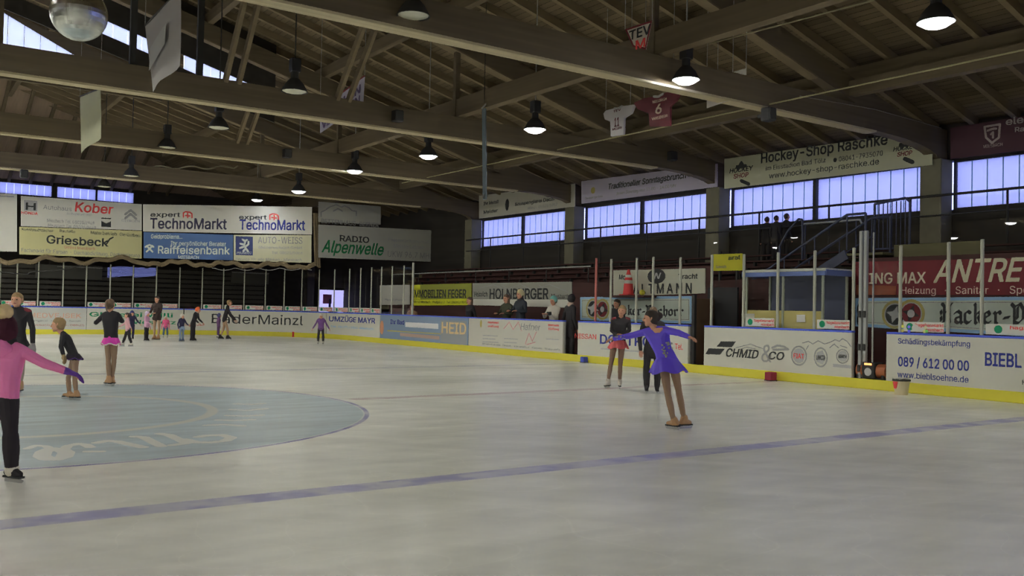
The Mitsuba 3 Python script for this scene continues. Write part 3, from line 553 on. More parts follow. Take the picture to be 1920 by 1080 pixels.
letter(s, PBW, 'Ihr Metall', 907, 385, 935, 6, INK, True); letter(s, PBW, 'Meister', 907, 401, 933, 6, INK, True); emblem(s, PBW, 951, 384, 11, INK, kx=.55); letter(s, PBW, 'Bauspenglerei Dachl', 966, 386, 1040, 6, INK, True); letter(s, PBW, 'Miesb. 08025 5057', 990, 393, 1045, 5, GREY)
s = wb('dark red banner with pale crest above the nearest side window', [(1782, 240), (2060, 195), (2060, 265), (1782, 298)], seen(52, 32, 40, 1.9))
letter(s, PBW, 'elektro', 1886, 235, 1965, 13, seen(130, 125, 125, 1.8), True); letter(s, PBW, 'Radio', 1903, 248, 1945, 9, seen(130, 125, 125, 1.8), True)
obj('crest', PBW.stroke([[(1846, 238), (1875, 233), (1873, 258), (1860, 268), (1849, 258), (1846, 238)], [(1852, 245), (1860, 242), (1868, 241)], [(1858, 252), (1862, 248), (1862, 258)]], .05), seen(130, 120, 120, 1.8), s); letter(s, PBW, 'MIESBACH', 1844, 278, 1880, 6, seen(130, 120, 120, 1.8))

# ------------------------------------------------------------------ banners hanging over the far end
PK = Plane((0, 43.55, 0), (1, 0, 0))
c0 = PK.at(*PK.uv(267, 383)); c1 = onz(585, 388, c0[2]-.06)
PT = Plane(V(c0[0], c0[1], 0), V(c1[0]-c0[0], c1[1]-c0[1], 0))
def fb(name, label, pl, quad, m): return sign(name, label, 'banner', pl, quad, m, .012)
s = fb('advertising_banner', 'blank white banner at the left edge of the picture', PK, [(-60, 360), (32, 364), (32, 472), (-60, 470)], BANNER); patch(s, PK, [(-55, 364), (26, 368), (26, 370), (-55, 366)], LGREY, 'hem')
s = fb('advertising_banner', 'white car dealer banner with a red name, upper left of the far end banners', PK, [(39, 367), (266, 383), (266, 432), (39, 424)], BANNER)
letter(s, PK, 'Autohaus', 81, 392, 134, 8, GREY); letter(s, PK, 'Kober', 140, 396, 213, 17, RED, True, .1); letter(s, PK, 'Miesbach Tel. 08025/2949', 88, 416, 177, 6, GREY); letter(s, PK, 'Hausham Tel. 08026/9449', 90, 425, 180, 6, GREY)
letter(s, PK, 'HONDA', 40, 401, 71, 5, RED, True); patch(s, PK, [(45, 375), (70, 377), (70, 396), (45, 395)], LGREY, 'emblem'); letter(s, PK, 'H', 48, 393, 67, 13, INK, True, off=.005)
obj('chevron_emblem', PK.stroke([[(235, 402), (245, 394), (255, 403)], [(235, 409), (245, 401), (255, 410)]], .1), GREY, s); letter(s, PK, 'CITROEN', 228, 415, 262, 4, LGREY)
patch(s, PK, [(190, 408), (208, 409), (208, 411), (190, 410)], INK, 'emblem'); obj('emblem', PK.ext(PK.pxpoly([(190, 414), (199, 419), (208, 415), (208, 426), (190, 425)]), .004, .001), INK, s)
letter(s, PK, 'Ihr Partner seit 1965', 125, 402, 172, 4, LGREY)
s = fb('advertising_banner', 'cream building trade banner under the car dealer banner', PK, [(36, 425), (266, 433), (266, 485), (36, 477)], seen(172, 168, 125, 1.75))
letter(s, PK, 'Griesbeck', 87, 456, 203, 15, INK, True); letter(s, PK, 'Kunststoffdächer', 41, 432, 100, 5, INK); letter(s, PK, 'Bauteile', 112, 435, 141, 5, INK); letter(s, PK, 'Malerbetrieb  Gerüstbau', 170, 439, 263, 6, INK)
letter(s, PK, 'Fachmarkt für Farben  ·  Dachabdichtung, Dachsanierung', 40, 472, 262, 7, GREY); letter(s, PK, 'GmbH Miesbach', 120, 466, 178, 5, seen(160, 110, 90, 1.7)); obj('flourish', PK.stroke([[(200, 457), (206, 448), (212, 445)]], .06), INK, s)
TB = [(268, 383), (437, 386), (437, 439), (268, 434)]
for n, (x0, x1, lab) in enumerate(((268, 438, 'white electronics shop banner, the dark lettered one left of the lamp lit one'), (438, 585, 'white electronics shop banner brightly lit by the lamp above it'))):
    f = lambda x, a, b: a+(b-a)*(x-268)/317
    q = [(x0, f(x0, 383, 388)), (x1, f(x1, 383, 388)), (x1, f(x1, 434, 440)), (x0, f(x0, 434, 440))]
    s = fb('advertising_banner', lab, PT, q, BANNER)
    if n == 0: letter(s, PT, 'expert', 282, 406, 338, 8, INK, True); letter(s, PT, 'TechnoMarkt', 281, 428, 425, 19, seen(50, 48, 70, 1.2), True); px_ = 352; py_ = 403
    else: letter(s, PT, 'expert', 448, 411, 500, 8, INK, True); letter(s, PT, 'TechnoMarkt', 449, 430, 572, 18, NAVY, True); px_ = 514; py_ = 407
    obj('emblem', PT.stroke([[(px_-8, py_+4), (px_-8, py_-4), (px_-3, py_-6), (px_+4, py_-5), (px_+8, py_-2), (px_+8, py_+5)], [(px_-4, py_+1), (px_+4, py_+2)], [(px_, py_-3), (px_, py_+5)]], .06), RED, s)
q = [(269, 435), (437, 440), (437, 488), (269, 484)]
s = fb('advertising_banner', 'blue bank banner with white slab lettering among the far end banners', PT, q, seen(62, 85, 125, 1.8))
W2 = seen(185, 188, 180, 1.75)
letter(s, PT, 'Geldprobleme...', 283, 447, 342, 8, W2, True); letter(s, PT, 'Ihr persönlicher Berater', 320, 460, 424, 8, W2, True); letter(s, PT, 'Raiffeisenbank', 296, 475, 431, 14, W2, True); letter(s, PT, 'MIESBACH', 334, 485, 373, 6, W2, True); obj('emblem', PT.stroke([[(275, 472), (286, 461)], [(275, 461), (286, 472)], [(273, 463), (280, 459), (288, 463)]], .08), W2, s)
s = fb('advertising_banner', 'cream car dealer banner with a dark blue lion square under the lit banner', PT, [(438, 440), (584, 441), (584, 493), (438, 489)], seen(175, 174, 150, 1.75))
patch(s, PT, [(442, 443), (474, 444), (474, 479), (442, 478)], seen(45, 52, 90, 1.8), 'emblem_square'); obj('lion_emblem', PT.stroke([[(455, 449), (459, 452), (463, 450)], [(460, 452), (458, 460), (461, 466), (456, 471)], [(458, 459), (451, 457)], [(459, 462), (450, 465)], [(461, 466), (465, 471)], [(461, 462), (466, 458), (466, 453)]], .09, .004, .005), W2, s); letter(s, PT, 'PEUGEOT', 444, 476, 472, 4, W2, True, off=.005)
letter(s, PT, 'AUTO-WEISS', 484, 456, 567, 12, GREY); letter(s, PT, 'Meisterwerkstatt GmbH', 485, 466, 566, 5, LGREY); letter(s, PT, 'Tel. 08025/5066', 510, 476, 567, 5, LGREY); letter(s, PT, 'Service für alle Marken · Miesbach', 442, 488, 566, 5, LGREY)
# rolled net under the banners
pts = [PK.at(*PK.uv(x, 488+3*math.sin(x*.13)+4*math.sin(x*.05)), .05) for x in range(-40, 262, 9)]+[PT.at(*PT.uv(x, 492+(x-268)*.022+2.5*math.sin(x*.21)+3*math.sin(x*.07)), .1) for x in range(272, 597, 8)]
t = thing('rolled_net', 'rolled up brown safety net with a wavy lower edge hanging under the far end banners', 'net')
obj('roll', tube(pts, .10, 8), 'rafter_wood', t, smooth=40)
pe = PT.at(*PT.uv(594, 400), .05); pe2 = PT.at(*PT.uv(597, 498), .08)
obj('hanging_end', cat_([tube([pe+V(.1*i-.1, 0, 0), (pe+pe2)/2+V(.1*i-.1+.03*math.sin(i*3), .02*i, 0), pe2+V(.09*i-.1, 0, -.05*i)], .06, 8) for i in range(3)]), 'rafter_wood', t, smooth=40)
obj('cord', tube([PT.at(*PT.uv(x, 502+5*abs(math.sin((x-360)*.075))), .12) for x in range(400, 592, 6)], .018, 5), GREY, t)
single('swag_cable', 'thin dark cable sagging in front of the far end glass at the left', 'cable', tube([PK.at(*PK.uv(x, 509-18*((x-60)/120)**2+(5 if x < 60 else 0)), .1) for x in range(-30, 182, 10)], .025, 5), DARK)
# banners right of the corner, facing the rink
PRAD = Plane((0, 36.9, 0), (1, 0, 0))
s = fb('advertising_banner', 'grey white mattress shop banner with a cloud outline right of the corner', PRAD, [(597, 378), (714, 387), (714, 421), (597, 416)], seen(150, 150, 140, 1.8))
letter(s, PRAD, 'BETTENHAUS-BERNER', 602, 418, 710, 8, GREY, True); obj('cloud_outline', PRAD.stroke([[(602, 406), (602, 398), (610, 394), (618, 388), (630, 384), (640, 388), (646, 386), (655, 390), (660, 395), (668, 396), (668, 404)], [(625, 396), (634, 391), (642, 396)]], .05), GREY, s)
s = fb('advertising_banner', 'grey white radio banner with green script right of the corner', PRAD, [(597, 421), (814, 432), (814, 491), (597, 483)], seen(150, 150, 142, 1.8))
letter(s, PRAD, 'RADIO', 637, 452, 692, 11, INK, True); letter(s, PRAD, 'Alpenwelle', 603, 472, 722, 22, seen(25, 95, 55, 1.5), True, .25); letter(s, PRAD, 'UKW 96,7 MHz', 727, 481, 811, 11, GREY); letter(s, PRAD, 'Fliesenfachgeschäft', 728, 452, 806, 6, LGREY); letter(s, PRAD, 'Meisterbetrieb', 738, 464, 796, 7, LGREY); letter(s, PRAD, 'www.radio-alpenwelle.de  Bad Tölz', 604, 481, 712, 5, LGREY)
# dark things seen through the far glass
def far_column(px): 
    p = ony(px, 560, 49.0); k = single('far_column', 'dark square column behind the far end glass', 'column', cbx(p[0]-.22, p[0]+.22, 48.8, 49.2, -.012, 6, .02), 'dark_cladding', 'dark columns behind the far end'); labels[k]['kind'] = 'structure'
for px in (100, 375, 580): far_column(px)
single('timber_gallery', 'low dark slatted timber partition behind the far end glass', 'partition', cat_([bx(-6, 17, 47.9, 48.0, .1+.24*i, .27+.24*i) for i in range(13)]), 'lattice_wall')
for i, (px, py) in enumerate(((150, 510), (470, 520))):
    p = ony(px, py, 47.7); t = thing('dim_sign', ['dim wide sign behind the far end glass at the left', 'small dim sign behind the far end glass, right of the middle'][i], 'sign'); obj('panel', cbx(p[0]-(1.9 if i == 0 else 1.0), p[0]+1, 47.72, 47.895, p[2]-.35, p[2]+.3, .01), seen(75, 75, 70, 1.6), t); obj('frame', bx(p[0]-1, p[0]+1, 47.70, 47.72, p[2]+.2, p[2]+.25), GREY, t)
# doorway to the snowy outside in the right part of the far end: bright lit opening
a, b = ony(597, 543, 46.5), ony(692, 600, 46.5)
t = thing('door_1', 'bright bluish glazed doorway behind the curved corner boards', 'door', kind='structure')
obj('pane', bx(a[0], a[0]+1.55, 46.48, 46.5, b[2]-.3, a[2]), mat((.3, .3, .5)), t, emitter={'type': 'area', 'radiance': {'type': 'rgb', 'value': [.30, .29, .62]}})
obj('pane', bx(a[0]+1.75, a[0]+2.75, 46.48, 46.5, b[2]-.3, a[2]), mat((.3, .3, .5)), t, emitter={'type': 'area', 'radiance': {'type': 'rgb', 'value': [.20, .19, .42]}})
obj('frame', cat_([bx(a[0]-.1, a[0], 46.4, 46.52, -.012, a[2]+.1), bx(a[0]+1.55, a[0]+1.75, 46.4, 46.52, -.012, a[2]+.1), bx(a[0]+2.75, a[0]+2.9, 46.4, 46.52, -.012, a[2]+.1), bx(a[0]-.1, a[0]+2.9, 46.4, 46.52, a[2], a[2]+.12)]), DARK, t)
obj('crossed_bar', cat_([bar((a[0]+1.75, 46.42, b[2]), (a[0]+2.7, 46.42, a[2]-.2), .06, .06), bar((a[0]+2.1, 46.42, a[2]-.1), (a[0]+2.6, 46.42, b[2]), .05, .05)]), DARK, t)
obj('poster', cat_([bx(a[0]+.25, a[0]+.75, 46.42, 46.44, a[2]-.75, a[2]-.25)]), seen(160, 90, 150, 1.8), t); obj('chair_silhouette', cat_([bx(a[0]+.6, a[0]+.7, 46.4, 46.46, a[2]-1.2, a[2]-.5), bx(a[0]+.6, a[0]+1.1, 46.4, 46.46, a[2]-1.25, a[2]-1.15)]), NAVY, t)
# ------------------------------------------------------------------ timekeeper booth, stairs, cone
t = thing('timekeeper_booth', 'glazed timekeeper booth with a pale blue flat roof behind the white dealer board', 'booth')
bx0, bz = XB+.22, 2.52; by0, by1 = onx(1543, 560, bx0)[1], onx(1400, 560, bx0)[1]; bx1 = min(XS-.2, by0/onx(1590, 560, 1.0)[1])
obj('roof', cbx(bx0-.05, bx1, by0-.1, by1+.1, bz, bz+.07, .015), seen(190, 195, 180, 1.7), t); obj('roof_fascia', cat_([bx(bx0-.07, bx0-.05, by0-.1, by1+.1, bz-.10, bz+.0), bx(bx0-.05, bx1, by0-.12, by0-.1, bz-.10, bz+.03), bx(bx0-.05, bx1, by1+.1, by1+.12, bz-.10, bz+.03)]), seen(90, 105, 150, 1.5), t)
for x, y in ((bx0, by0), (bx0, by1), (bx1-.05, by0), (bx1-.05, by1), (bx0, (by0+by1)/2)): obj('upright', cbx(x-.025, x+.025, y-.025, y+.025, .02, bz, .005), seen(150, 155, 140, 1.7), t)
obj('lower_panel', cbx(bx0, bx0+.03, by0, by1, .3, 1.62, .005), seen(165, 155, 100, 1.7), t)
obj('desk', cbx(bx0+.03, bx0+.5, by0, by1, 1.38, 1.43, .01), GREY, t); obj('back_wall', bx(bx1-.04, bx1-.02, by0, by1, .02, bz), seen(62, 66, 82, 1.8), t)
obj('glass', trimesh.Trimesh([[bx0, by1, 1.62], [bx0, by0, 1.62], [bx0, by0, bz], [bx0, by1, bz]], [[0, 1, 2], [0, 2, 3]], process=False), 'glass', t)
pl = Plane((bx0-.02, 0, 0), (0, -1, 0))
for i, (x0, y0, x1, y1) in enumerate(((1391, 588, 1415, 596), (1494, 590, 1510, 604))): single('paper_note', ['white paper slip behind the glass at the left of the booth', 'white paper note in the middle of the booth front'][i], 'note', pl.ext(pl.pxpoly([(x0, y0), (x1, y0), (x1, y1), (x0, y1)]), .003, .002), BANNER)
RAIL = seen(50, 54, 72, 1.7, rough=.4)
t = thing('stand_stairs', 'dark blue railed stairs running lengthwise up the stand behind the timekeeper booth', 'stairs')
p0, p1 = V(0, 16.9, 1.05), V(0, 13.25, 3.0)
for x in (18.95, 19.95):
    obj('stringer', bar(p0+V(x, 0, 0), p1+V(x, 0, 0), .05, .24), RAIL, t)
    obj('handrail', tube([p0+V(x, .15, .1), p0+V(x, 0, .95), p1+V(x, 0, .95), p1+V(x, -.5, .95), p1+V(x, -.5, 0)], .03, 8), RAIL, t); obj('mid_rail', tube([p0+V(x, 0, .5), p1+V(x, 0, .5)], .02, 6), RAIL, t)
    for f in np.linspace(0, 1, 5): obj('baluster', tube([p0+(p1-p0)*f+V(x, 0, .1), p0+(p1-p0)*f+V(x, 0, .95)], .018, 6), RAIL, t)
for i in range(10): q = p0+(p1-p0)*(i+.5)/10; obj('step', cbx(18.97, 19.93, q[1]-.15, q[1]+.17, q[2]-.02, q[2]+.03, .008), 'stair_yellow', t)
obj('landing', cbx(18.95, 20.0, 12.3, 13.3, 2.96, 3.02, .01), 'stair_yellow', t)
t = thing('landing_guard', 'dark blue landing guard with close upright bars before the nearest bright window', 'railing')
ga, gb = onx(1640, 400, 20.06)[1], onx(1706, 400, 20.06)[1]
obj('handrail', tube([V(20.06, ga, 3.02), V(20.06, ga, 4.3), V(20.06, gb+.12, 4.38), V(20.06, gb, 4.28), V(20.06, gb, 3.02)], .03, 8), RAIL, t); obj('lower_rail', tube([V(20.06, ga, 3.18), V(20.06, gb, 3.18)], .025, 6), RAIL, t)
for y in np.linspace(ga, gb, 9)[1:-1]: obj('bar', tube([V(20.06, y, 3.18), V(20.06, y, 4.32)], .013, 6), RAIL, t)
t = thing('handrail_loop', 'dark bent handrail end beside the three silhouetted visitors', 'railing')
obj('tube', tube([onx(1462, 462, 19.8), onx(1478, 432, 19.8), onx(1497, 411, 19.8), onx(1504, 412, 19.8), onx(1505, 440, 19.8), V(19.8, onx(1505, 440, 19.8)[1], 2.98)], .03, 8), RAIL, t); obj('foot', tube([onx(1462, 462, 19.8), V(19.8, onx(1462, 462, 19.8)[1], 2.98)], .03, 8), RAIL, t)
t = thing('horizontal_rail', 'thin pale grey rail on two posts above the timekeeper booth', 'railing')
ra, rb = onx(1507, 420, 20.15), onx(1612, 416, 20.15); obj('rail', tube([V(20.15, ra[1], ra[2]), V(20.15, rb[1], ra[2]), V(20.15, rb[1]-.06, ra[2]-.1)], .025, 8), STEEL, t)
for y in (ra[1]-.05, rb[1]+.1): obj('post', tube([V(20.15, y, 3.0), V(20.15, y, ra[2])], .02, 6), RAIL, t)
single('barrier_panel', 'yellowish panel on the stand left of the right stairs', 'panel', cbx(19.3, 19.34, yat(1760)+.3, 12.25, 2.75, 3.2, .01), 'stair_yellow')
cp = onx(1178, 552, XS-.35)
t = thing('traffic_cone', 'red traffic cone with white bands standing on the low ledge behind the glass', 'traffic cone')
def seg(z0, z1, r0, r1): return lathe([(0, z0), (r0, z0), (r1, z1), (0, z1)], cp, 18)
obj('body', seg(0, .32, .16, .13), RED, t, smooth=40); obj('white_band', seg(.32, .42, .13, .115), BANNER, t, smooth=40); obj('upper_body', seg(.42, .50, .115, .105), RED, t, smooth=40); obj('white_band', seg(.50, .58, .105, .08), BANNER, t, smooth=40); obj('tip', seg(.58, .74, .07, .035), RED, t, smooth=40)
obj('base', cbx(cp[0]-.2, cp[0]+.2, cp[1]-.2, cp[1]+.2, cp[2]-.03, cp[2], .01), RED, t)
obj('ledge', cbx(cp[0]-.22, XS-.06, cp[1]-.9, cp[1]+.9, cp[2]-.09, cp[2]-.03, .01), 'stand_wood') ; labels['ledge'] = {'label': 'narrow wooden ledge carrying the traffic cone', 'category': 'ledge'}
cp2 = onx(1213, 551, XS-.3); single('yellow_ball', 'yellow ball on the ledge right of the traffic cone', 'ball', trimesh.creation.icosphere(2, .085).apply_translation((cp2[0], cp[1]-.55, cp[2]+.055)), YEL, smooth=True)
# dark doorway jambs between boards (right of the standing skaters)
ya, yb = yat(1297), yat(1320)
t = thing('door_2', 'dark open doorway in the boards right of the skater in purple', 'door', kind='structure'); obj('jamb', cat_([cbx(XB+.05, XB+.14, ya-.05, ya+.05, .02, 2.0, .01), bx(XB+.9, XB+.95, yb-.3, ya+.3, .02, 2.2)]), BLACK, t); obj('leaf', cbx(XB+.16, XB+.9, ya+.04, ya+.09, .02, 1.9, .01), seen(80, 62, 48, 1.4), t)
# ------------------------------------------------------------------ banners, jerseys and cables under the roof
def cloth(name, label, pts, m, cat='banner', t_=.006, sub=7, amp=.03):
    """a hanging cloth with soft folds from four corners (3-D): top left, top right, bottom right, bottom left"""
    A_, B_, C_, D_ = [np.array(p, float) for p in pts]; nn = np.cross(B_-A_, D_-A_); nn /= np.linalg.norm(nn); v = []; 
    for side in (0, 1):
        for i in range(sub+1):
            for j in range(sub+1):
                a, b = i/sub, j/sub; p = (A_*(1-a)+B_*a)*(1-b)+(D_*(1-a)+C_*a)*b; v.append(p+nn*(amp*math.sin(a*7+b*2)*(.3+b)+(t_ if side else 0)))
    f = []; N = (sub+1)**2; I = lambda i, j, s: s*N+i*(sub+1)+j
    for i in range(sub):
        for j in range(sub):
            f += [[I(i, j, 0), I(i+1, j, 0), I(i+1, j+1, 0)], [I(i, j, 0), I(i+1, j+1, 0), I(i, j+1, 0)], [I(i, j, 1), I(i+1, j+1, 1), I(i+1, j, 1)], [I(i, j, 1), I(i, j+1, 1), I(i+1, j+1, 1)]]
    rim = [(i, 0) for i in range(sub)]+[(sub, j) for j in range(sub)]+[(i, sub) for i in range(sub, 0, -1)]+[(0, j) for j in range(sub, 0, -1)]
    for (i, j), (k, l) in zip(rim, rim[1:]+rim[:1]): f += [[I(i, j, 0), I(i, j, 1), I(k, l, 1)], [I(i, j, 0), I(k, l, 1), I(k, l, 0)]]
    m_ = trimesh.Trimesh(np.array(v), np.array(f), process=False); trimesh.repair.fix_normals(m_)
    t = thing(name, label, cat); obj('cloth', m_, m, t, smooth=50); return t
def hang(t, p, z): obj('cord', cat_([tube([q, V(q[0], q[1], z)], .008, 5) for q in p]), GREY, t)
X4 = 3.98
cn = [onx(272, 48, X4), onx(338, -20, X4), onx(335, 122, X4), onx(283, 172, X4)]
t = cloth('hanging_banner', 'large pale folded banner hanging at the upper left in front of the second truss', cn, seen(125, 122, 122, 2.2)); hang(t, cn[:2], zc(X4)+1); obj('faded_print', Plane(V(X4-.07, 0, 0), (0, -1, 0)).ext(Polygon([(-17.4, 5.75), (-16.3, 6.0), (-16.3, 6.35), (-17.4, 6.15)]), .003), LGREY, t)
obj('top_rod', tube(cn[:2], .02, 6), DARK, t)
cn = [onx(150, 181, X4), onx(188, 166, X4), onx(188, 259, X4), onx(150, 287, X4)]
t = cloth('hanging_banner', 'pale cream banner hanging left of the second one, in front of the third truss', cn, seen(130, 130, 108, 2.2), amp=.02); hang(t, cn[:2], zc(X4)+1); obj('top_rod', tube(cn[:2], .02, 6), DARK, t)
PQ = Plane(V(9.0, 21.64, 0), V(0, -1, 0))
cn = [onx(600, 205, 9.0), onx(684, 142, 9.0), onx(681, 194, 9.0), onx(600, 250, 9.0)]
t = cloth('hanging_banner', 'white banner with purple capitals partly behind the second truss', cn, seen(140, 138, 150, 2.3), amp=0.0); hang(t, cn[:2], zc(9)+1.0); obj('top_rod', tube(cn[:2], .02, 6), BROWNRED, t)
PQ9 = Plane(V(8.985, 0, 0), (0, -1, 0)); g = text_shape('RAUCHEN', True); v = g.vertices; lo, hi = g.bounds[0][0], g.bounds[1][0]
def on_quad(g, q, u0, u1, v0, v1, off):
    A_, B_, C_, D_ = q; v = g.vertices.copy(); lo, hi = g.bounds[0][0], g.bounds[1][0]; n_ = np.cross(B_-A_, D_-A_); n_ /= np.linalg.norm(n_); n_ = n_ if n_@(O-A_) > 0 else -n_; out = []
    for x, y, z in v:
        a = u0+(u1-u0)*(x-lo)/(hi-lo); b = v0+(v1-v0)*(1-y); out.append((A_*(1-a)+B_*a)*(1-b)+(D_*(1-a)+C_*a)*b+n_*(off+.004*z))
    g.vertices = np.array(out); return g
obj('lettering', on_quad(text_shape('RAUCHEN', True), cn, .06, .93, .22, .52, .012), seen(70, 55, 90, 1.5), t); obj('lettering', on_quad(text_shape('VERBOTEN', True), cn, .06, .93, .62, .9, .012), seen(70, 55, 90, 1.5), t)
# pennants
XT = 10.2
def pennant(label, quad, X, m, edge=None, txts=()):
    pl = Plane((X, 0, 0), (0, -1, 0)); t = thing('pennant', label, 'pennant'); P = pl.pxpoly(quad); obj('cloth', pl.ext(P, .006, -.006), m, t)
    if edge: obj('edge_trim', pl.ext(P.difference(P.buffer(-.03)), .003, .0), edge, t)
    for tx, x0, yb, x1, cap, mm in txts: letter(t, pl, tx, x0, yb, x1, cap, mm, True, off=.002)
    top = [pl.at(*pl.uv(*quad[0])), pl.at(*pl.uv(*quad[1]))]; hang(t, top, zc(X)+1.0); return t
pennant('white club pennant with dark letters and red edge hanging in front of the nearest truss', [(1172, 55), (1223, 38), (1211, 93), (1187, 88)], XT, seen(150, 145, 135, 2.2), BROWNRED, (('TEV', 1180, 76, 1220, 17, INK), ('M', 1192, 93, 1210, 16, RED)))
pennant('small white triangular pennant above the nearest truss', [(1374, 135), (1399, 128), (1399, 141)], 12.6, seen(140, 140, 135, 2.2))
pennant('white triangular pennant with small red print under the nearest truss', [(1325, 180), (1345, 176), (1366, 189), (1325, 203)], 13.3, seen(140, 135, 130, 2.2), None, (('Prost', 1338, 190, 1355, 5, RED),))
def jersey(label, X, ul, ur, neck, bl, br, cuffl, cuffr, m, num, nx0, nb, nx1, cap, mm, nm):
    pl = Plane((X, 0, 0), (0, -1, 0)); t = thing('jersey', label, 'jersey'); P = pl.pxpoly([cuffl[0], ul, neck[0], neck[1], ur, cuffr[0], cuffr[1], br[0], br[1], bl[1], bl[0], cuffl[1]]).buffer(.03).buffer(-.03).buffer(-.015).buffer(.015)
    obj('cloth', pl.ext(P, .05, -.05), m, t); letter(t, pl, num, nx0, nb, nx1, cap, mm, True); letter(t, pl, nm[0], nm[1], nm[2], nm[3], nm[4], mm, True); letter(t, pl, nm[5], nm[1]+2, nm[6], nm[3]-2, nm[4], mm, True)
    obj('collar', pl.stroke([[neck[0], ((neck[0][0]+neck[1][0])/2, (neck[0][1]+neck[1][1])/2+3), neck[1]]], .05), LGREY, t)
    hang(t, [pl.at(*pl.uv(*ul)), pl.at(*pl.uv(*ur))], zc(X)+1.0); return t
JW = seen(150, 148, 150, 2.2)
jersey('white ice hockey jersey with number 11 hanging under the nearest truss', 13.2, (1136, 207), (1182, 197), ((1152, 203), (1166, 199)), ((1144, 228), (1145, 256)), ((1170, 221), (1169, 252)), ((1131, 213), (1134, 224)), ((1190, 196), (1184, 212)), JW, '11', 1152, 238, 1161, 16, seen(70, 30, 40, 1.5), ('MEIER', 1148, 245, 1166, 4, 'TEV', 211))
jersey('dark red ice hockey jersey with number 6 hanging beside the white one', 13.0, (1208, 184), (1262, 168), ((1226, 181), (1243, 176)), ((1216, 212), (1218, 237)), ((1256, 200), (1256, 236)), ((1188, 193), (1196, 205)), ((1279, 162), (1270, 186)), seen(62, 22, 28, 2.0), '6', 1229, 214, 1241, 17, seen(160, 150, 140, 2.0), ('WEBER', 1222, 226, 1252, 5, 'MIESBACH', 194))
# narrow blue strip and cables
pa, pb = ony(908, 192, 17.6), ony(909, 374, 17.6)
t = thing('hanging_strip', 'narrow bluish translucent strip hanging from the roof near the farthest wall banner', 'strip'); obj('strip', bar(pa+V(0, 0, -.15), pb, .14, .03), seen(58, 66, 72, 2.2), t); obj('top_hook', tube([pa+V(-.06, 0, -.15), pa+V(.09, 0, .02)], .02, 6), LGREY, t); obj('end_tag', bar(pb+V(0, 0, .12), pb+V(0, 0, .02), .1, .034), DARK, t); obj('cord', tube([pa, V(pa[0], pa[1], zc(pa[0])+.8)], .008, 5), DARK, t)
single('net_cable', 'long thin pale cable running lengthwise above the right side boards', 'cable', tube([(XB-2.6, -3, EYE+(6.46-EYE)*(XB-2.6)/XB), (XB-2.6, 27.5, EYE+(6.5-EYE)*(XB-2.6)/XB)], .016, 6), seen(120, 115, 90, 2))
single('roof_cable', 'thin pale cable high under the roof at the upper right', 'cable', tube([onx(1640, 0, 12.2), onx(1330, 82, 12.2)], .014, 6), seen(100, 95, 75, 2))
single('wire', 'thin wire drooping from the nearest truss towards the window columns', 'wire', tube([ony(1500, 180, 11.9), ony(1640, 205, 11.9), ony(1765, 240, 11.9)], .01, 5), seen(100, 95, 85, 2))
cb = [ony(x, 317-6*math.sin((x-270)/176*math.pi*3)**2+(0 if x < 440 else -6), 32.77) for x in range(270, 450, 8)]
single('draped_cable', 'thin pale cable draped along the fourth truss', 'cable', tube(cb, .03, 5), seen(105, 100, 80, 2))
for px, py, X in ((745, 218, None), (1440, 215, None), (538, 288, None), (1260, 293, None), (45, 326, None)):
    Yl = {745: 18.7, 1440: 11.8, 538: 25.65, 1260: 18.7, 45: 32.6}[px]; p = ony(px, py, Yl); t = thing('loudspeaker', 'small dark loudspeaker box fixed to the '+{745: 'second truss', 1440: 'nearest truss at its right', 538: 'third truss', 1260: 'second truss at its right end', 45: 'fourth truss'}[px], 'loudspeaker'); obj('cabinet', cbx(p[0]-.11, p[0]+.11, Yl-.12, Yl+.1, p[2]-.13, p[2]+.13, .02), BLACK, t); obj('grille', bx(p[0]-.09, p[0]+.09, Yl-.13, Yl-.12, p[2]-.11, p[2]+.11), DARK, t); obj('bracket', bx(p[0]-.03, p[0]+.03, Yl+.1, Yl+.24, p[2]-.03, p[2]+.03), DARK, t)
# white script on the ice: lower arc of the centre circle
def icept(lx, ly): return onz(lx/2.743, 640+ly/2.743)[:2]
SCR = [([(215, 590), (225, 568), (260, 553), (310, 555), (342, 572), (330, 595), (290, 607), (245, 606), (215, 590)], .16), ([(140, 552), (185, 536), (235, 540), (262, 553)], .09), ([(325, 560), (350, 538), (400, 527), (440, 532), (465, 545)], .11), ([(450, 567), (520, 567)], .1), ([(500, 522), (550, 512), (600, 515), (660, 528), (735, 545)], .12), ([(690, 490), (740, 494), (790, 520), (830, 540)], .12), ([(820, 475), (870, 482), (920, 505), (960, 524), (890, 534)], .12), ([(950, 505), (1010, 520), (1090, 520), (1160, 512), (1190, 495), (1140, 482), (1060, 485), (1020, 492)], .13), ([(1060, 432), (1150, 428), (1250, 435)], .1), ([(1120, 405), (1210, 408), (1300, 403)], .1), ([(1170, 382), (1260, 385), (1345, 380)], .1), ([(1190, 352), (1280, 355), (1365, 347)], .1), ([(1210, 322), (1290, 325), (1355, 320)], .1)]
t = thing('ice_lettering', 'worn white script painted in the light blue centre circle', 'lettering')
for l, w_ in SCR:
    S = LineString([icept(*p) for p in l]).buffer(w_/2, 4); m_ = trimesh.creation.extrude_polygon(S, .0015, engine='earcut'); obj('letter', m_, mat((.72, .73, .69), .4, .4), t)

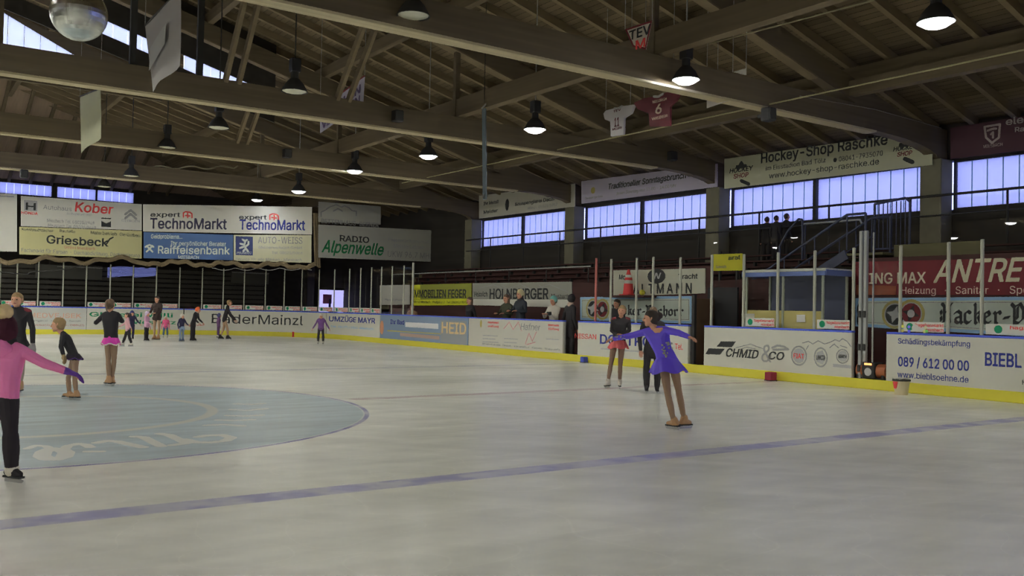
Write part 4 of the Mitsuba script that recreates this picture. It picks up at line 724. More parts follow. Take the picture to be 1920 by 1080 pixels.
# ------------------------------------------------------------------ people
def sph(p, r, n=12): return m3.Manifold.sphere(float(r), n).translate([float(x) for x in p])
def hull(ps, n=12): return m3.Manifold.batch_hull([sph(p, r, n) for p, r in ps])
def fuse(parts, edge, it=6):
    m = m3.Manifold.batch_boolean(parts, m3.OpType.Add)
    if edge: m = m.refine_to_length(edge)
    q = m.to_mesh(); t = trimesh.Trimesh(q.vert_properties[:, :3], q.tri_verts, process=False)
    if it: trimesh.smoothing.filter_taubin(t, .5, .53, it)
    return t
def unit(v): v = np.array(v, float); return v/max(1e-9, np.linalg.norm(v))
CRH = unit(CR*V(1, 1, 0)); CFH = unit(CF*V(1, 1, 0))
def vdir(a, d, z=0.0): return unit(CRH*a+CFH*d+V(0, 0, z))        # right in view, away from the camera
UP = V(0, 0, 1)
SKIN = seen(150, 112, 92, 2.2, rough=.55); TIGHTS = seen(112, 90, 72, 1.8, rough=.5); EYE_M = mat((.02, .018, .016), .3); LIP = seen(120, 62, 58, 1.8); BLADE = mat((.5, .5, .5), .25, .5, .8)
def stance(pos, h, yaw, lean=0.0, spread=.10, stride=0.0, armL=None, armR=None, headturn=0.0, kneebend=0.0, lat=0.0, skates=True):
    """joints of a standing figure h tall on pos; yaw: facing angle in view terms (0 = away from the camera, 90 = to the right, 180 = towards it)"""
    a = math.radians(yaw); F = vdir(math.sin(a), math.cos(a)); Rr = np.cross(F, UP); b = (.10 if skates else .035)
    P = lambda l, f, z: np.array(pos, float)+Rr*l*h+F*f*h+UP*z*h
    bl = b/h+.02
    J = {'F': F, 'R': Rr}
    for s, n in ((-1, 'L'), (1, 'R')):
        st = stride*s
        J['an'+n] = P(s*spread*.5, st, bl+.0); J['kn'+n] = P(s*(.5*spread*.5+.035), st*.5+kneebend, .285); J['hi'+n] = P(s*.05, 0, .51)
    c, sn = math.cos(lean), math.sin(lean)
    def T(l, f, z): z0 = z-.52; return P(l+lat*z0, f*c+z0*sn, .52+z0*c-f*sn)
    J['wa'] = T(0, .0, .62); J['ch'] = T(0, .01, .73); J['nk'] = T(0, .0, .845); J['hd'] = T(0, .018, .925)+F*.0
    for s, n, arm in ((-1, 'L', armL), (1, 'R', armR)):
        J['sh'+n] = T(s*.105, 0, .80); e, w = arm or ((.15, -.03, .63), (.16, .03, .48)); J['el'+n] = T(s*e[0], e[1], e[2]); J['wr'+n] = T(s*w[0], w[1], w[2])
    ht = a+math.radians(headturn); J['HF'] = vdir(math.sin(ht), math.cos(ht)); J['ftL'] = J['ftR'] = F
    return J
def hand(w, d, h, side, fine):
    """palm with five bent fingers from wrist w along d"""
    d = unit(d); s = unit(np.cross(d, UP)+V(1e-4, 0, 0)); n_ = np.cross(s, d); k = h/1.7; seg = 8 if fine else 6; out = []
    pe = w+d*.085*k; out.append(hull([(w, .022*k), (w+d*.03*k+s*.018*k, .017*k), (w+d*.03*k-s*.018*k, .017*k), (pe+s*.03*k, .013*k), (pe-s*.03*k, .013*k)], seg))
    for i, L in enumerate((.062, .074, .068, .052)):
        a = w+d*.08*k+s*(-.03+.02*i)*k; b = a+(d-n_*.25)*L*.55*k; c = b+(d*.7-n_*.75)*L*.5*k; out += [hull([(a, .0105*k), (b, .0095*k)], seg), hull([(b, .0095*k), (c, .008*k)], seg)]
    a = w+d*.03*k-s*.02*k*side; b = a+(d*.5-s*.75*side-n_*.2)*.04*k; c = b+(d*.9-s*.2*side)*.03*k
    return out+[hull([(a, .014*k), (b, .011*k)], seg), hull([(b, .011*k), (c, .0085*k)], seg)]
def head_parts(J, h, seg=14):
    k = h/1.7*J.get('headk', 1.0); c, f = J['hd'], J['HF']; u = unit(c-J['nk'])*.5+UP*.5; u = unit(u-f*(u@f)); s = np.cross(f, u)
    P = lambda a, b, z: c+s*a*k+f*b*k+u*z*k
    parts = [hull([(P(0, -.018, .028), .088*k), (P(0, .02, .018), .078*k), (P(0, .042, -.05), .045*k), (P(.028, .02, -.055), .042*k), (P(-.028, .02, -.055), .042*k), (P(0, .058, -.092), .020*k)], seg),
             hull([(P(0, .090, .012), .010*k), (P(0, .112, -.022), .012*k), (P(.012, .09, -.03), .009*k), (P(-.012, .09, -.03), .009*k)], 8)]
    for q in (-1, 1): parts.append(hull([(P(q*.078, .0, .012), .012*k), (P(q*.084, -.012, .02), .014*k), (P(q*.078, -.004, -.022), .010*k)], 8))
    return parts, P, k
def person(label, J, h, top, bottom, hair, boots=('blade', None), sleeves=True, skin=SKIN, tights=None, hat=None, gloves=None, hem=.47, group=None, fine=1, hairstyle='short', skirt=None, trim=None, scarf=None, extras=None, plump=1.0, facial=True, collar=None, shoulder=None):
    t = thing('person', label, 'person', group); k = h/1.7; sg = 12 if fine else 8; ed = (.022 if fine == 2 else .035 if fine else .06)*max(.7, k)
    g = {}; hm_ = .5*(J['hiL']+J['hiR']); lat = unit(J['shR']-J['shL']); hl = unit(J['hiR']-J['hiL']+lat*1e-3)
    def torso(gr):
        tw = [(J['hiL'], (.085+gr)*k), (J['hiR'], (.085+gr)*k)]; wa = [(J['wa']-hl*.045*k, (.088*plump+gr)*k), (J['wa']+hl*.045*k, (.088*plump+gr)*k)]; ch = [(J['ch']-lat*.07*k, (.095*plump+gr)*k), (J['ch']+lat*.07*k, (.095*plump+gr)*k)]; sh = [(J['shL'], (.052+gr)*k), (J['shR'], (.052+gr)*k)]
        return [hull(tw+wa, sg), hull(wa+ch, sg), hull(ch+sh+[(J['nk'], (.05+gr)*k)], sg)]
    def limb(a, b, ra, rb, gr, mid=None):
        if mid: m_ = J[a]*.62+J[b]*.38; return [hull([(J[a], (ra+gr)*k), (m_, (mid+gr)*k)], sg), hull([(m_, (mid+gr)*k), (J[b], (rb+gr)*k)], sg)]
        return [hull([(J[a], (ra+gr)*k), (J[b], (rb+gr)*k)], sg)]
    def legs(gr, lo=0.0):
        o = []
        for n in 'LR': o += limb('hi'+n, 'kn'+n, .083, .050, gr)+limb('kn'+n, 'an'+n, .049, .033, gr+lo, .052)
        return o
    def arms(gr, lo=0.0):
        o = []
        for n in 'LR': o += limb('sh'+n, 'el'+n, .050, .039, gr)+limb('el'+n, 'wr'+n, .039, .028, gr+lo)
        return o
    hp, HP, hk = head_parts(J, h, 14 if fine else 10)
    body = torso(-.012)+legs(-.006)+arms(-.008)+[hull([(J['nk']-UP*.02*k, .052*k), (J['hd']-UP*.05*hk, .048*hk)], sg)]+hp
    for n, sd in (('L', -1), ('R', 1)): body += hand(J['wr'+n]+(J['wr'+n]-J['el'+n])*.03, J.get('hdr'+n, J['wr'+n]-J['el'+n]), h, sd, fine)
    obj('body', fuse(body, ed if fine else None, 3 if fine else 0), skin, t, smooth=True if fine else 50)
    if facial:
        for q in (-1, 1): obj('eye', fuse([sph(HP(q*.033, .083, .008), .0105*hk, 8)], None, 0), EYE_M, t, smooth=True)
        obj('mouth', fuse([hull([(HP(.02, .079, -.058), .006*hk), (HP(0, .088, -.058), .007*hk), (HP(-.02, .079, -.058), .006*hk)], 6)], None, 0), LIP, t, smooth=True)
    # garments
    low = J['wa']*(1-.0)+0
    if top:
        pts = torso(.004)+(arms(.006, .002) if sleeves else [])
        if hem < .5:
            dn = (.5-hem)*h; pts.append(hull([(J['hiL']-UP*dn, (.095)*k), (J['hiR']-UP*dn, .095*k), (J['hiL'], .095*k), (J['hiR'], .095*k)], sg))
        obj('dress_top' if skirt and top == skirt[0] else 'jacket', fuse(pts, ed, 4), top, t, smooth=True)
    if collar: obj('collar', fuse([hull([(J['nk']-UP*.01, .066*k), (J['nk']+UP*.025, .060*k)], sg)], ed, 2), collar, t, smooth=True)
    if shoulder:
        for n in 'LR': obj('shoulder_stripe', fuse([hull([(J['sh'+n]+UP*.02*k, .052*k), (J['sh'+n]*.75+J['nk']*.25+UP*.02*k, .05*k)], 10)], None, 0), shoulder, t, smooth=True)
    if bottom: obj('trousers', fuse(legs(.010, .012)+[hull([(J['hiL'], .094*k), (J['hiR'], .094*k), (J['wa']-UP*.05*k-hl*.03*k, .085*k), (J['wa']-UP*.05*k+hl*.03*k, .085*k)], sg)], ed, 4), bottom, t, smooth=True)
    if tights: obj('tights', fuse(legs(-.001), ed, 3), tights, t, smooth=True)
    if skirt:
        ms, length, flare = skirt[:3]; ax = unit(J['wa']-hm_); N = 40; rows = 7; c0 = J['wa']*.45+hm_*.55; fw = np.cross(UP, hl); v = []
        dn = unit(-ax*.55-UP*.45)
        for i in range(rows):
            f = i/(rows-1); r = (.118+.0*f)*k+flare*k*f**.8; c = c0+dn*length*f*k+J.get('skirt_shift', V(0, 0, 0))*f
            for j in range(N):
                a = 2*math.pi*j/N; wv = 1+.08*f*math.sin(9*a+1)+.04*f*math.sin(16*a); v.append(c+hl*math.cos(a)*r*1.18*wv+fw*math.sin(a)*r*wv+UP*.02*k*f*math.sin(5*a+2))
        def shell(r0, r1, grow=0.0, j0=0, j1=None):
            j1 = N if j1 is None else j1; q = np.array(v).reshape(rows, N, 3)[r0:r1+1]; cc = q.mean(1, keepdims=True); o = cc+(q-cc)*(1.0+grow); i_ = cc+(q-cc)*(.955+grow); n_ = (r1-r0+1)
            vv = np.concatenate([o.reshape(-1, 3), i_.reshape(-1, 3)]); M = n_*N; fc = []
            for i in range(n_-1):
                for j in range(j0, j1): a, b = i*N+j, i*N+(j+1) % N; fc += [[a, b, b+N], [a, b+N, a+N], [a+M, b+N+M, b+M], [a+M, a+N+M, b+N+M]]
            for i in (0, n_-1):
                for j in range(j0, j1): a, b = i*N+j, i*N+(j+1) % N; fc += [[a, a+M, b+M], [a, b+M, b]]
            m_ = trimesh.Trimesh(vv, fc, process=False); trimesh.repair.fix_normals(m_); return m_
        sk = obj('skirt', shell(0, rows-1), ms, t, smooth=60)
        if len(skirt) > 3: obj('green_panel', shell(0, rows-1, .03, *skirt[4:6]), skirt[3], sk, smooth=60)
        if trim: obj('hem_trim', shell(rows-2, rows-1, .02), trim, sk, smooth=60)
        obj('briefs', fuse([hull([(J['hiL'], .092*k), (J['hiR'], .092*k), (J['wa'], .09*k)], sg)], ed, 2), ms, t, smooth=True)
    # hair and hat
    if hair:
        cap = [hull([(HP(0, -.032, .04), .090*hk), (HP(0, .005, .055), .080*hk), (HP(.045, -.03, -.01), .052*hk), (HP(-.045, -.03, -.01), .052*hk), (HP(0, -.05, -.04), .05*hk)], 14 if fine else 8)]
        if hairstyle == 'bun': cap += [sph(HP(0, -.125, .05), .048*hk)]
        if hairstyle == 'big_bun': cap += [sph(HP(0, -.125, .05), .052*hk), hull([(HP(0, -.09, .02), .055*hk), (HP(0, -.06, .05), .062*hk)])]
        if hairstyle == 'ponytail': cap += [hull([(HP(0, -.115, .03), .035*hk), (HP(.02, -.17, -.02), .03*hk)]), hull([(HP(.02, -.17, -.02), .03*hk), (HP(.05, -.2, -.11), .014*hk)])]
        if hairstyle == 'long': cap += [hull([(HP(q*.06, -.03, .0), .04*hk), (HP(q*.07, -.03, -.17), .035*hk), (HP(0, -.07, -.2), .045*hk), (HP(0, -.08, 0), .05*hk)]) for q in (-1, 1)]
        obj('hair', fuse(cap, ed*.8 if fine else None, 2 if fine else 0), hair, t, smooth=True if fine else 50)
    if hat:
        mh, kind = hat[:2]
        sh = [hull([(HP(0, -.02, .05), .104*hk), (HP(0, .0, .075), .085*hk), (HP(0, -.03, .02), .103*hk)], 14)] + ([hull([(HP(q*.08, -.01, -.04), .035*hk), (HP(q*.07, -.01, .03), .05*hk)], 10) for q in (-1, 1)] if kind in ('helmet', 'flaps') else [])
        hk_ = obj('helmet' if kind == 'helmet' else 'hat', fuse(sh, ed*.8 if fine else None, 2), mh, t, smooth=True)
        if kind == 'helmet': obj('rim', fuse([hull([(HP(.05, .075, .05), .016*hk), (HP(-.05, .075, .05), .016*hk), (HP(0, .098, .055), .014*hk)], 8)], None, 0), mh, t, smooth=True)
        if kind == 'pompom':
            pm = trimesh.creation.icosphere(3, .072*hk); vv = pm.vertices; pm.vertices = vv*(1+.25*(meshkit.noise(vv*90/hk, 3)[:, None]-.3)); pm.apply_translation(HP(0, -.05, .185)); obj('pompom', pm, hat[2], t, smooth=True)
            obj('brim', fuse([hull([(HP(0, -.02, .0), .108*hk), (HP(0, -.02, .022), .108*hk)], 16)], None, 0), hat[3] if len(hat) > 3 else mh, t, smooth=40)
    if scarf: obj('scarf', fuse([hull([(J['nk']+lat*.03*k, .075*k), (J['nk']-lat*.03*k, .075*k), (J['nk']+UP*.04*k, .068*k)], 12)], ed, 3), scarf, t, smooth=True)
    if gloves:
        for n, sd in (('L', -1), ('R', 1)):
            w = J['wr'+n]; d = unit(J.get('hdr'+n, w-J['el'+n])); s = unit(np.cross(d, UP)+V(1e-4, 0, 0)); kk2 = k*1.25
            gl = [hull([(w-d*.03*k, .036*k), (w+d*.02*k, .036*k)], 10)]+hand(w, d, h*1.3, sd, fine)
            obj('glove', fuse(gl, ed*.7 if fine else None, 3 if fine else 0), gloves, t, smooth=True if fine else 50)
    kind, mb = boots
    for n in 'LR':
        a, f = J['an'+n], J['ft'+n]; f = unit(f*V(1, 1, 0)); sole = J.get('sole'+n, a[2]-(.055*k+.0)); 
        if kind == 'blade': sole = J.get('sole'+n, .048)
        base = V(a[0], a[1], sole)
        bt = fuse([hull([(a+UP*.045*k, .052*k), (a, .05*k), (base-f*.045*k+UP*.045*k, .042*k)], sg), hull([(a, .047*k), (base-f*.04*k+UP*.04*k, .04*k), (base+f*.105*k+UP*.032*k, .031*k)], sg)], ed, 2)
        b_ = obj('skate' if kind == 'blade' else 'shoe', bt, mb, t, smooth=True)
        if kind == 'blade':
            zb = sole-.042
            obj('sole', bar(base-f*.085*k+UP*.004, base+f*.14*k+UP*.004, .062*k, .016), INK, b_)
            pr = [(-.09, .0), (.135, .0), (.16, .018), (.155, .03), (-.09, .03)]
            m_ = trimesh.creation.extrude_polygon(Polygon([(x*k, y) for x, y in pr]), .005, engine='earcut'); M = np.eye(4); M[:3, 0], M[:3, 1], M[:3, 2], M[:3, 3] = f, UP, np.cross(f, UP), V(base[0], base[1], zb)-np.cross(f, UP)*.0025
            m_.apply_transform(M); obj('blade', cat_([m_]+[bar(V(base[0], base[1], zb+.028)+f*x*k, V(base[0], base[1], sole)+f*x*k, .012, .03*k, up=f) for x in (-.06, .11)]), BLADE, b_)
    if extras: extras(t, J, k, HP)
    return t
def from_px(foot, pts, h, faces):
    """joints traced from the photograph at the depth of the foot point; third value = metres further away"""
    g0 = onz(*foot); dep = (g0-O)@CF; J = {n: O+ray(p[0], p[1])*(dep+(p[2] if len(p) > 2 else 0)) for n, p in pts.items()}
    J.update(faces); J.setdefault('ftL', J['F']); J.setdefault('ftR', J['F']); return J
PURPLE = seen(68, 52, 152, 2.4, rough=.45); PINK = seen(198, 98, 140, 2.0, rough=.8); HOTPINK = seen(190, 55, 140, 2.1, rough=.6); JBLACK = mat((.025, .023, .026), .8); HAIRDK = mat((.045, .034, .028), .6); HAIRBR = seen(78, 62, 48, 1.8, rough=.6); HAIRLT = seen(120, 98, 68, 1.9, rough=.6)
BOOTTAN = seen(130, 100, 72, 2.1, rough=.5); BOOTWH = seen(165, 160, 150, 2.0, rough=.5); MAROON = seen(50, 22, 33, 1.6, rough=.9); NAVYK = seen(36, 34, 56, 1.8, rough=.8); LILAC = seen(160, 125, 145, 2.0, rough=.8); JEANS = seen(60, 78, 100, 2.0, rough=.8)
# 1 skater in the purple dress
F1 = vdir(-.55, .83)
J = from_px((1266, 806), dict(hd=(1220, 598, .12), nk=(1231, 618, .12), ch=(1235, 634, .1), wa=(1243, 656, .03), shL=(1212, 622, .22), shR=(1249, 619, .02), elL=(1184, 629, .36), wrL=(1153, 635, .5), elR=(1272, 624, -.15), wrR=(1290, 631, -.26), hiL=(1244, 682, .05), hiR=(1262, 681, -.05), knL=(1252, 739, .0), knR=(1272, 730, .10), anL=(1264, 793, 0), anR=(1283, 789, .12)), 1.55,
            dict(F=F1, R=np.cross(F1, UP), HF=vdir(-.98, .1), ftL=vdir(-.5, .6), ftR=vdir(.55, .35)))
def sequins(t, J, k, HP):
    pts = []; b = J['wa']; n_ = -vdir(-.3, .9)
    for i in range(26):
        a = RNG.uniform(-.07, .075); z = RNG.uniform(-.09, .10); q = b+CRH*(a+.0)+UP*(z-.0)+n_*(.122+.0*abs(a)); c = trimesh.creation.icosphere(1, RNG.uniform(.008, .016)); c.apply_scale(1); c.apply_translation(q); pts.append(c)
    obj('sequin_applique', cat_(pts), mat((.5, .52, .45), .25, .6, .7), t)
    for n in ('el', 'wr'):
        q = J['elL']*.5+J['wrL']*.5 if n == 'el' else J['wrL']*.85+J['elL']*.15
        obj('sleeve_rhinestones', cat_([trimesh.creation.icosphere(1, .008).apply_translation(q+V(*RNG.uniform(-.03, .03, 3))-CFH*.038) for _ in range(8)]), mat((.6, .6, .5), .25, .6, .7), t)
    obj('open_back', fuse([hull([(J['nk']-UP*.085-vdir(-.2, 1)*.082, .02), (J['shL']*.4+J['nk']*.6-vdir(-.2, 1)*.062+UP*.01, .022), (J['shR']*.4+J['nk']*.6-vdir(-.2, 1)*.062+UP*.01, .022)], 10)], None, 0), SKIN, t, smooth=True)
person('skater in a purple long sleeved dress gliding with both arms spread, on the near ice', J, 1.55, PURPLE, None, HAIRDK, ('blade', BOOTTAN), tights=TIGHTS, fine=2, hairstyle='big_bun', skirt=(PURPLE, .22, .115), hem=.5, extras=sequins)
# 2 skater in black jacket with green and coral skirt
F2 = vdir(-.25, -.97)
J = from_px((1150, 728), dict(hd=(1166, 583, .0), nk=(1163, 597, .02), ch=(1162, 609), wa=(1161, 629), shL=(1178, 601, .02), shR=(1150, 601, -.02), elL=(1180, 619, 0), wrL=(1168, 628, -.14), elR=(1147, 620, 0), wrR=(1158, 630, -.16), hiL=(1166, 645, 0), hiR=(1152, 645, 0), knL=(1163, 686, -.02), knR=(1145, 685, -.02), anL=(1162, 717, 0), anR=(1140, 716, 0)), 1.55,
            dict(F=F2, R=np.cross(F2, UP), HF=vdir(-.35, -.93), ftL=vdir(-.1, -.9), ftR=vdir(-.5, -.8), hdrL=vdir(-.8, 0, .2), hdrR=vdir(.8, 0, .1)))
def green(t, J, k, HP):
    c = J['wa']*.2+.4*(J['hiL']+J['hiR']); obj('green_overskirt', fuse([hull([(J['hiL']+CRH*.03-CFH*.06, .10), (J['hiL']+CRH*.05-CFH*.06-UP*.07, .10), (J['hiL']-CRH*.05-CFH*.07, .09)], 12)], .035, 3), seen(125, 135, 50, 2.0, rough=.8), t, smooth=True)
person('skater in a black jacket with coral and green skirt and white skates, arms folded', J, 1.52, JBLACK, None, HAIRLT, ('blade', BOOTWH), tights=seen(98, 78, 66, 2.0), hairstyle='bun', skirt=(seen(175, 85, 88, 1.9, rough=.8), .18, .07, seen(125, 132, 60, 1.9, rough=.8), 18, 32), hem=.51, shoulder=BROWNRED)
# 3 person in black behind the purple skater
g3 = onz(1222, 737)
J = stance(g3, 1.62, 185, spread=.12, armL=((.15, -.02, .63), (.14, .05, .5)), armR=((.15, -.02, .63), (.14, .05, .5)))
person('person all in black with light brown hair standing close behind the purple skater', J, 1.6, JBLACK, JBLACK, HAIRBR, ('blade', JBLACK), hem=.44, collar=JBLACK)
# 4 girl in pink jacket at the left edge
F4 = vdir(.2, .98)
J = from_px((25, 905), dict(hd=(12, 622, .0), nk=(11, 643, 0), ch=(9, 672), wa=(6, 712), shL=(-20, 656, 0), shR=(39, 657, 0), elL=(-62, 684, .0), wrL=(-103, 700, .0), elR=(82, 681, .05), wrR=(122, 695, .1), hiL=(-7, 752, 0), hiR=(16, 751, 0), knL=(-24, 815, .02), knR=(20, 818, -.02), anL=(-40, 880, 0), anR=(22, 882, .0)), 1.45,
            dict(F=F4, R=np.cross(F4, UP), HF=vdir(.05, .99), ftL=vdir(-.5, .8), ftR=vdir(.8, -.35)))
def cuffs(t, J, k, HP):
    for n in 'LR': obj('trouser_cuff', fuse([hull([(J['an'+n]+UP*.0, .064*k), (J['an'+n]+UP*.02, .064*k)], 12)], None, 0), BOOTWH, t, smooth=True)
    obj('hood', fuse([hull([(J['nk']-UP*.02-F4*.06, .075*k), (J['shL']*.4+J['nk']*.6-F4*.05-UP*.03, .06*k), (J['shR']*.4+J['nk']*.6-F4*.05-UP*.03, .06*k), (J['ch']-F4*.07+UP*.03, .05*k)], 12)], .03, 3), PINK, t, smooth=True)
person('girl in a pink jacket and maroon pompom hat, cut off by the left edge', J, 1.5, PINK, mat((.024, .02, .026), .8), HAIRDK, ('blade', JBLACK), hat=(MAROON, 'pompom', seen(170, 150, 115, 2.0, rough=.95), MAROON), gloves=seen(72, 45, 110, 2.0, rough=.9), fine=2, hem=.50, scarf=JBLACK, extras=cuffs, plump=1.15)
# 5 girl in black dress leaning forward
F5 = vdir(-.9, -.15)
J = from_px((134, 750), dict(hd=(109, 610, 0), nk=(118, 625, 0), ch=(124, 636), wa=(133, 654), shL=(118, 630, .1), shR=(121, 629, -.1), elL=(114, 650, .12), wrL=(118, 664, .12), elR=(115, 650, -.14), wrR=(119, 665, -.15), hiL=(140, 671, .05), hiR=(141, 671, -.05), knL=(128, 709, .08), knR=(140, 709, -.05), anL=(130, 741, .06), anR=(143, 739, -.06)), 1.25,
            dict(F=F5, R=np.cross(F5, UP), HF=vdir(-.97, -.2), ftL=vdir(-.95, -.1), ftR=vdir(-.9, .1), headk=1.25))
person('girl in a black dress leaning forward with bent knees, tan tights and skates', J, 1.24, JBLACK, None, HAIRLT, ('blade', BOOTTAN), tights=TIGHTS, skirt=(mat((.024, .018, .028), .8), .12, .05), hem=.5, fine=2, trim=seen(62, 36, 90, 1.9), gloves=seen(110, 92, 64, 2.0), hairstyle='short')
# 6 girl seen from the back with pink skirt
F6 = vdir(.1, .99)
J = from_px((208, 724), dict(hd=(207, 572, .0), nk=(207, 586), ch=(207, 600), wa=(208, 624), shL=(196, 590), shR=(220, 590), elL=(180, 605, .05), wrL=(186, 600, .22), elR=(229, 602, .05), wrR=(222, 600, .24), hiL=(203, 640), hiR=(214, 640), knL=(203, 676), knR=(214, 676, .02), anL=(204, 711, 0), anR=(210, 710, .12)), 1.45,
            dict(F=F6, R=np.cross(F6, UP), HF=vdir(.15, .98), ftL=vdir(-.55, .4), ftR=vdir(.5, -.5)))
person('girl seen from behind in a black top and bright pink skirt with white hem', J, 1.45, JBLACK, None, HAIRBR, ('blade', BOOTTAN), tights=TIGHTS, hairstyle='ponytail', skirt=(HOTPINK, .15, .045), trim=BOOTWH, hem=.52)
# 7 woman in dark red jacket behind the pink girl
g7 = onz(27, 738)
J = stance(g7, 1.62, 172, spread=.1, armL=((.15, .0, .64), (.165, .03, .50)), armR=((.16, .0, .64), (.15, .1, .52)))
person('woman in a black jacket with red shoulders and grey gloves standing behind the pink jacket', J, 1.62, JBLACK, None, HAIRLT, ('blade', BOOTTAN), tights=seen(120, 105, 98, 2.0), gloves=seen(105, 100, 100, 2.0), shoulder=BROWNRED, hem=.5, skirt=(JBLACK, .16, .05), collar=JBLACK)
# 8 far skaters
def far(label, px, py, topy, yaw, top, bottom, hair, boots, hat=None, big=1.0, **kw):
    g0 = onz(px, py); s = FPX/((g0-O)@CF); h = (py-topy)/s; sk = {a: kw.pop(a) for a in list(kw) if a in ('lean', 'spread', 'stride', 'armL', 'armR', 'headturn', 'kneebend', 'lat')}
    J = stance(g0, h*.985, yaw, **sk); J['headk'] = 1.55-.32*min(1.7, h) if h < 1.45 else 1.0
    if J['headk'] > 1: J['hd'] = J['hd']-UP*.02*h
    person(label, J, h, top, bottom, hair, boots, hat=hat, fine=0, **kw)
WH = BOOTWH; OUT = ((.17, .02, .66), (.25, .08, .56)); DOWN = None; FWD = ((.15, .06, .66), (.13, .20, .60))
far('small child in a purple jacket with a white helmet standing alone before the mover board', 601, 646, 587, 175, seen(75, 48, 90, 2.1), JBLACK, None, ('blade', WH), (WH, 'helmet'), armL=((.17, 0, .66), (.26, .02, .52)), armR=((.17, 0, .66), (.25, .02, .52)), spread=.16, plump=1.2, hem=.48)
far('small child in purple partly hidden behind the woman reaching out', 409, 634, 587, 60, seen(85, 58, 92, 2.1), seen(70, 46, 78, 2.0), None, ('blade', WH), (seen(60, 60, 95, 2), 'helmet'), plump=1.25)
far('woman in a black jacket and beige tights striding right with one arm reaching down', 420, 637, 560, 75, JBLACK, None, HAIRLT, ('blade', JBLACK), lean=.22, stride=.09, spread=.08, armR=((.15, .12, .66), (.15, .26, .56)), armL=((.15, .08, .65), (.14, .22, .54)), tights=seen(135, 110, 88, 2.0), hem=.47, kneebend=.03)
far('child in black with an orange hat bending to the right', 361, 640, 573, 95, JBLACK, JBLACK, HAIRBR, ('blade', JBLACK), (seen(175, 85, 50, 2.1), 'cap'), lean=.30, armR=FWD, armL=FWD, spread=.13, scarf=LGREY, hem=.42)
far('toddler in a dark top and pale blue skirt trousers with a white hat', 340, 641, 588, 120, NAVYK, seen(95, 108, 125, 2.0), None, ('blade', seen(50, 65, 90, 2)), (WH, 'cap'), plump=1.15, spread=.12, skirt=(seen(110, 125, 145, 2.0), .2, .05), armL=FWD)
far('toddler in a pink jacket and blue jeans with a white hat', 310, 634, 592, 165, seen(175, 75, 110, 2.1), JEANS, None, ('blade', WH), (WH, 'cap'), plump=1.2, spread=.17)
far('tall woman in a dark jacket with long brown hair and beige tights among the children', 293, 638, 554, 195, seen(48, 38, 36, 1.6), None, HAIRDK, ('blade', BOOTTAN), tights=seen(130, 108, 88, 2.0), hem=.47, hairstyle='long', skirt=(seen(48, 38, 36, 1.6), .1, .03), armR=((.13, .05, .64), (.08, .16, .62)), armL=((.13, .05, .64), (.08, .16, .62)))
far('small child in a pale lilac jacket and helmet left of the tall woman', 274, 640, 583, 100, LILAC, JBLACK, None, ('blade', JBLACK), (seen(165, 150, 170, 2.0), 'helmet'), plump=1.25, armR=FWD)
far('small child in a pale pink jacket and black trousers striding left', 238, 650, 585, 250, seen(185, 140, 145, 2.0), JBLACK, HAIRDK, ('blade', WH), None, stride=.12, spread=.10, plump=1.15, armR=((.14, .1, .66), (.15, .2, .6)), armL=((.14, -.05, .65), (.16, -.1, .55)), hairstyle='bun')
far('small child in dark clothes with a navy helmet behind the pale pink jacket', 246, 637, 582, 140, NAVYK, NAVYK, None, ('blade', JBLACK), (seen(42, 44, 85, 1.9), 'helmet'), plump=1.15, armL=OUT)
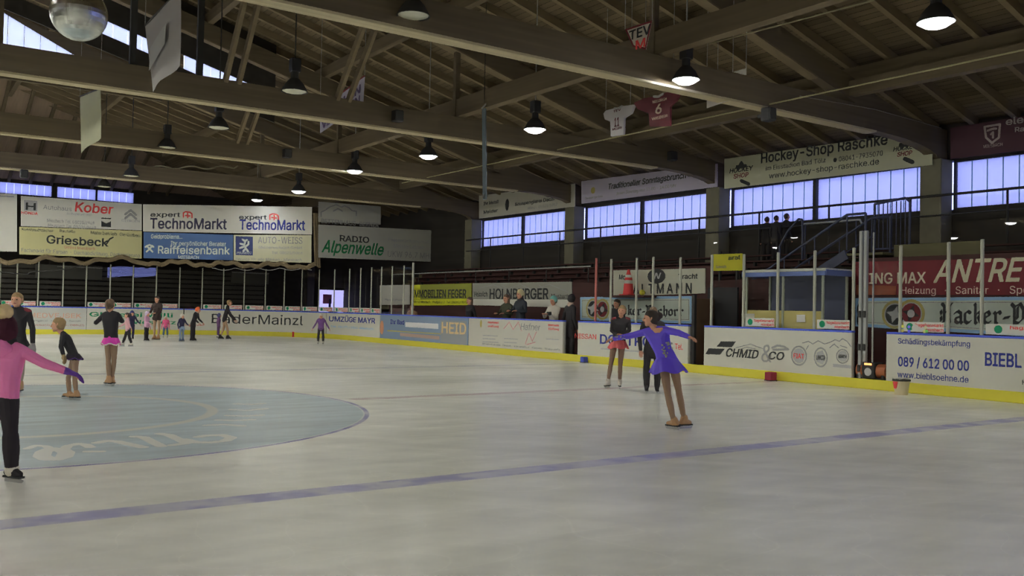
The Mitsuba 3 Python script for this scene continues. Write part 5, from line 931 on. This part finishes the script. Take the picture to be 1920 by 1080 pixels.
# 9 spectators behind the boards
def spec(label, px, topy, X, yaw, top, bottom, hair, hat=None, z0=.02, **kw):
    q = onx(px, topy, X); h = q[2]-z0; sk = {a: kw.pop(a) for a in list(kw) if a in ('lean', 'armL', 'armR', 'headturn', 'spread')}
    J = stance(V(q[0], q[1], z0), h, yaw, skates=False, **sk); person(label, J, h, top, bottom, hair, ('shoe', JBLACK), hat=hat, fine=1, **kw)
LEANON = ((.16, .03, .67), (.10, .14, .675))
def yaw_to(a): return a
spec('spectator with long hair in a dark coat behind the blue grey board', 882, 557, 17.62, 235, JBLACK, JBLACK, HAIRBR, hairstyle='long', hem=.42)
spec('spectator in a dark olive coat leaning on the board, left of the pale knitted hat', 951, 552, 17.55, 228, seen(44, 46, 34, 1.8), JBLACK, HAIRBR, armL=LEANON, armR=LEANON, hem=.42, hairstyle='long')
spec('tall spectator in a navy coat with a pale knitted hat leaning on the board', 977, 544, 17.6, 232, seen(34, 38, 44, 1.7), JBLACK, HAIRDK, hat=(seen(165, 155, 120, 2.0), 'cap'), armL=LEANON, armR=LEANON, hem=.42, scarf=JBLACK)
spec('spectator in a white jacket with a turquoise cap and a dark camera', 1039, 556, 17.6, 225, seen(165, 160, 150, 2.0), JBLACK, HAIRBR, hat=(seen(95, 140, 135, 2.0), 'cap'), armL=((.13, .08, .66), (.06, .18, .70)), armR=((.13, .08, .66), (.06, .18, .70)), hem=.44,
     extras=lambda t, J, k, HP: obj('camera', cbx(*sorted((J['wrL'][0]-.06, J['wrL'][0]+.06)), J['wrL'][1]-.07, J['wrL'][1]+.07, J['wrL'][2]-.02, J['wrL'][2]+.09, .02), INK, t))
spec('tall person all in black standing in the open gap between the boards', 1070, 553, 17.4, 60, JBLACK, JBLACK, HAIRDK, hat=(JBLACK, 'cap'), hem=.36, scarf=seen(150, 130, 120, 1.8), headturn=-40)
spec('child with a pale face looking over the boards beside the thick end post', 773, 571, 17.5, 200, seen(120, 95, 75, 1.8), JBLACK, HAIRLT)
spec('person in dark clothes behind the glass above the skater with the coral skirt', 1158, 561, 17.75, 225, JBLACK, JBLACK, HAIRDK, armL=LEANON)
def upper(label, px, topy, X, h, yaw, **kw):
    q = onx(px, topy, X); J = stance(V(q[0], q[1], q[2]-h), h, yaw, skates=False, **kw); person(label, J, h, JBLACK, JBLACK, HAIRDK, ('shoe', JBLACK), fine=0, hem=.42, gloves=JBLACK); return q[2]-h  # silhouette shade put into the colour: all black clothes and gloves
zs = []
for px, topy, yaw, XX, lab in ((1438, 406, 40, 20.7, 'dark silhouetted visitor at the top of the stand before the bright window, leftmost of three'), (1455, 404, 62, 20.2, 'dark silhouetted visitor at the top of the stand before the bright window, middle of three'), (1474, 400, 75, 20.7, 'dark silhouetted visitor at the top of the stand before the bright window, rightmost of three')):
    zs.append((upper(lab, px, topy, XX, onx(px, topy, XX)[2]-3.02, yaw), px))
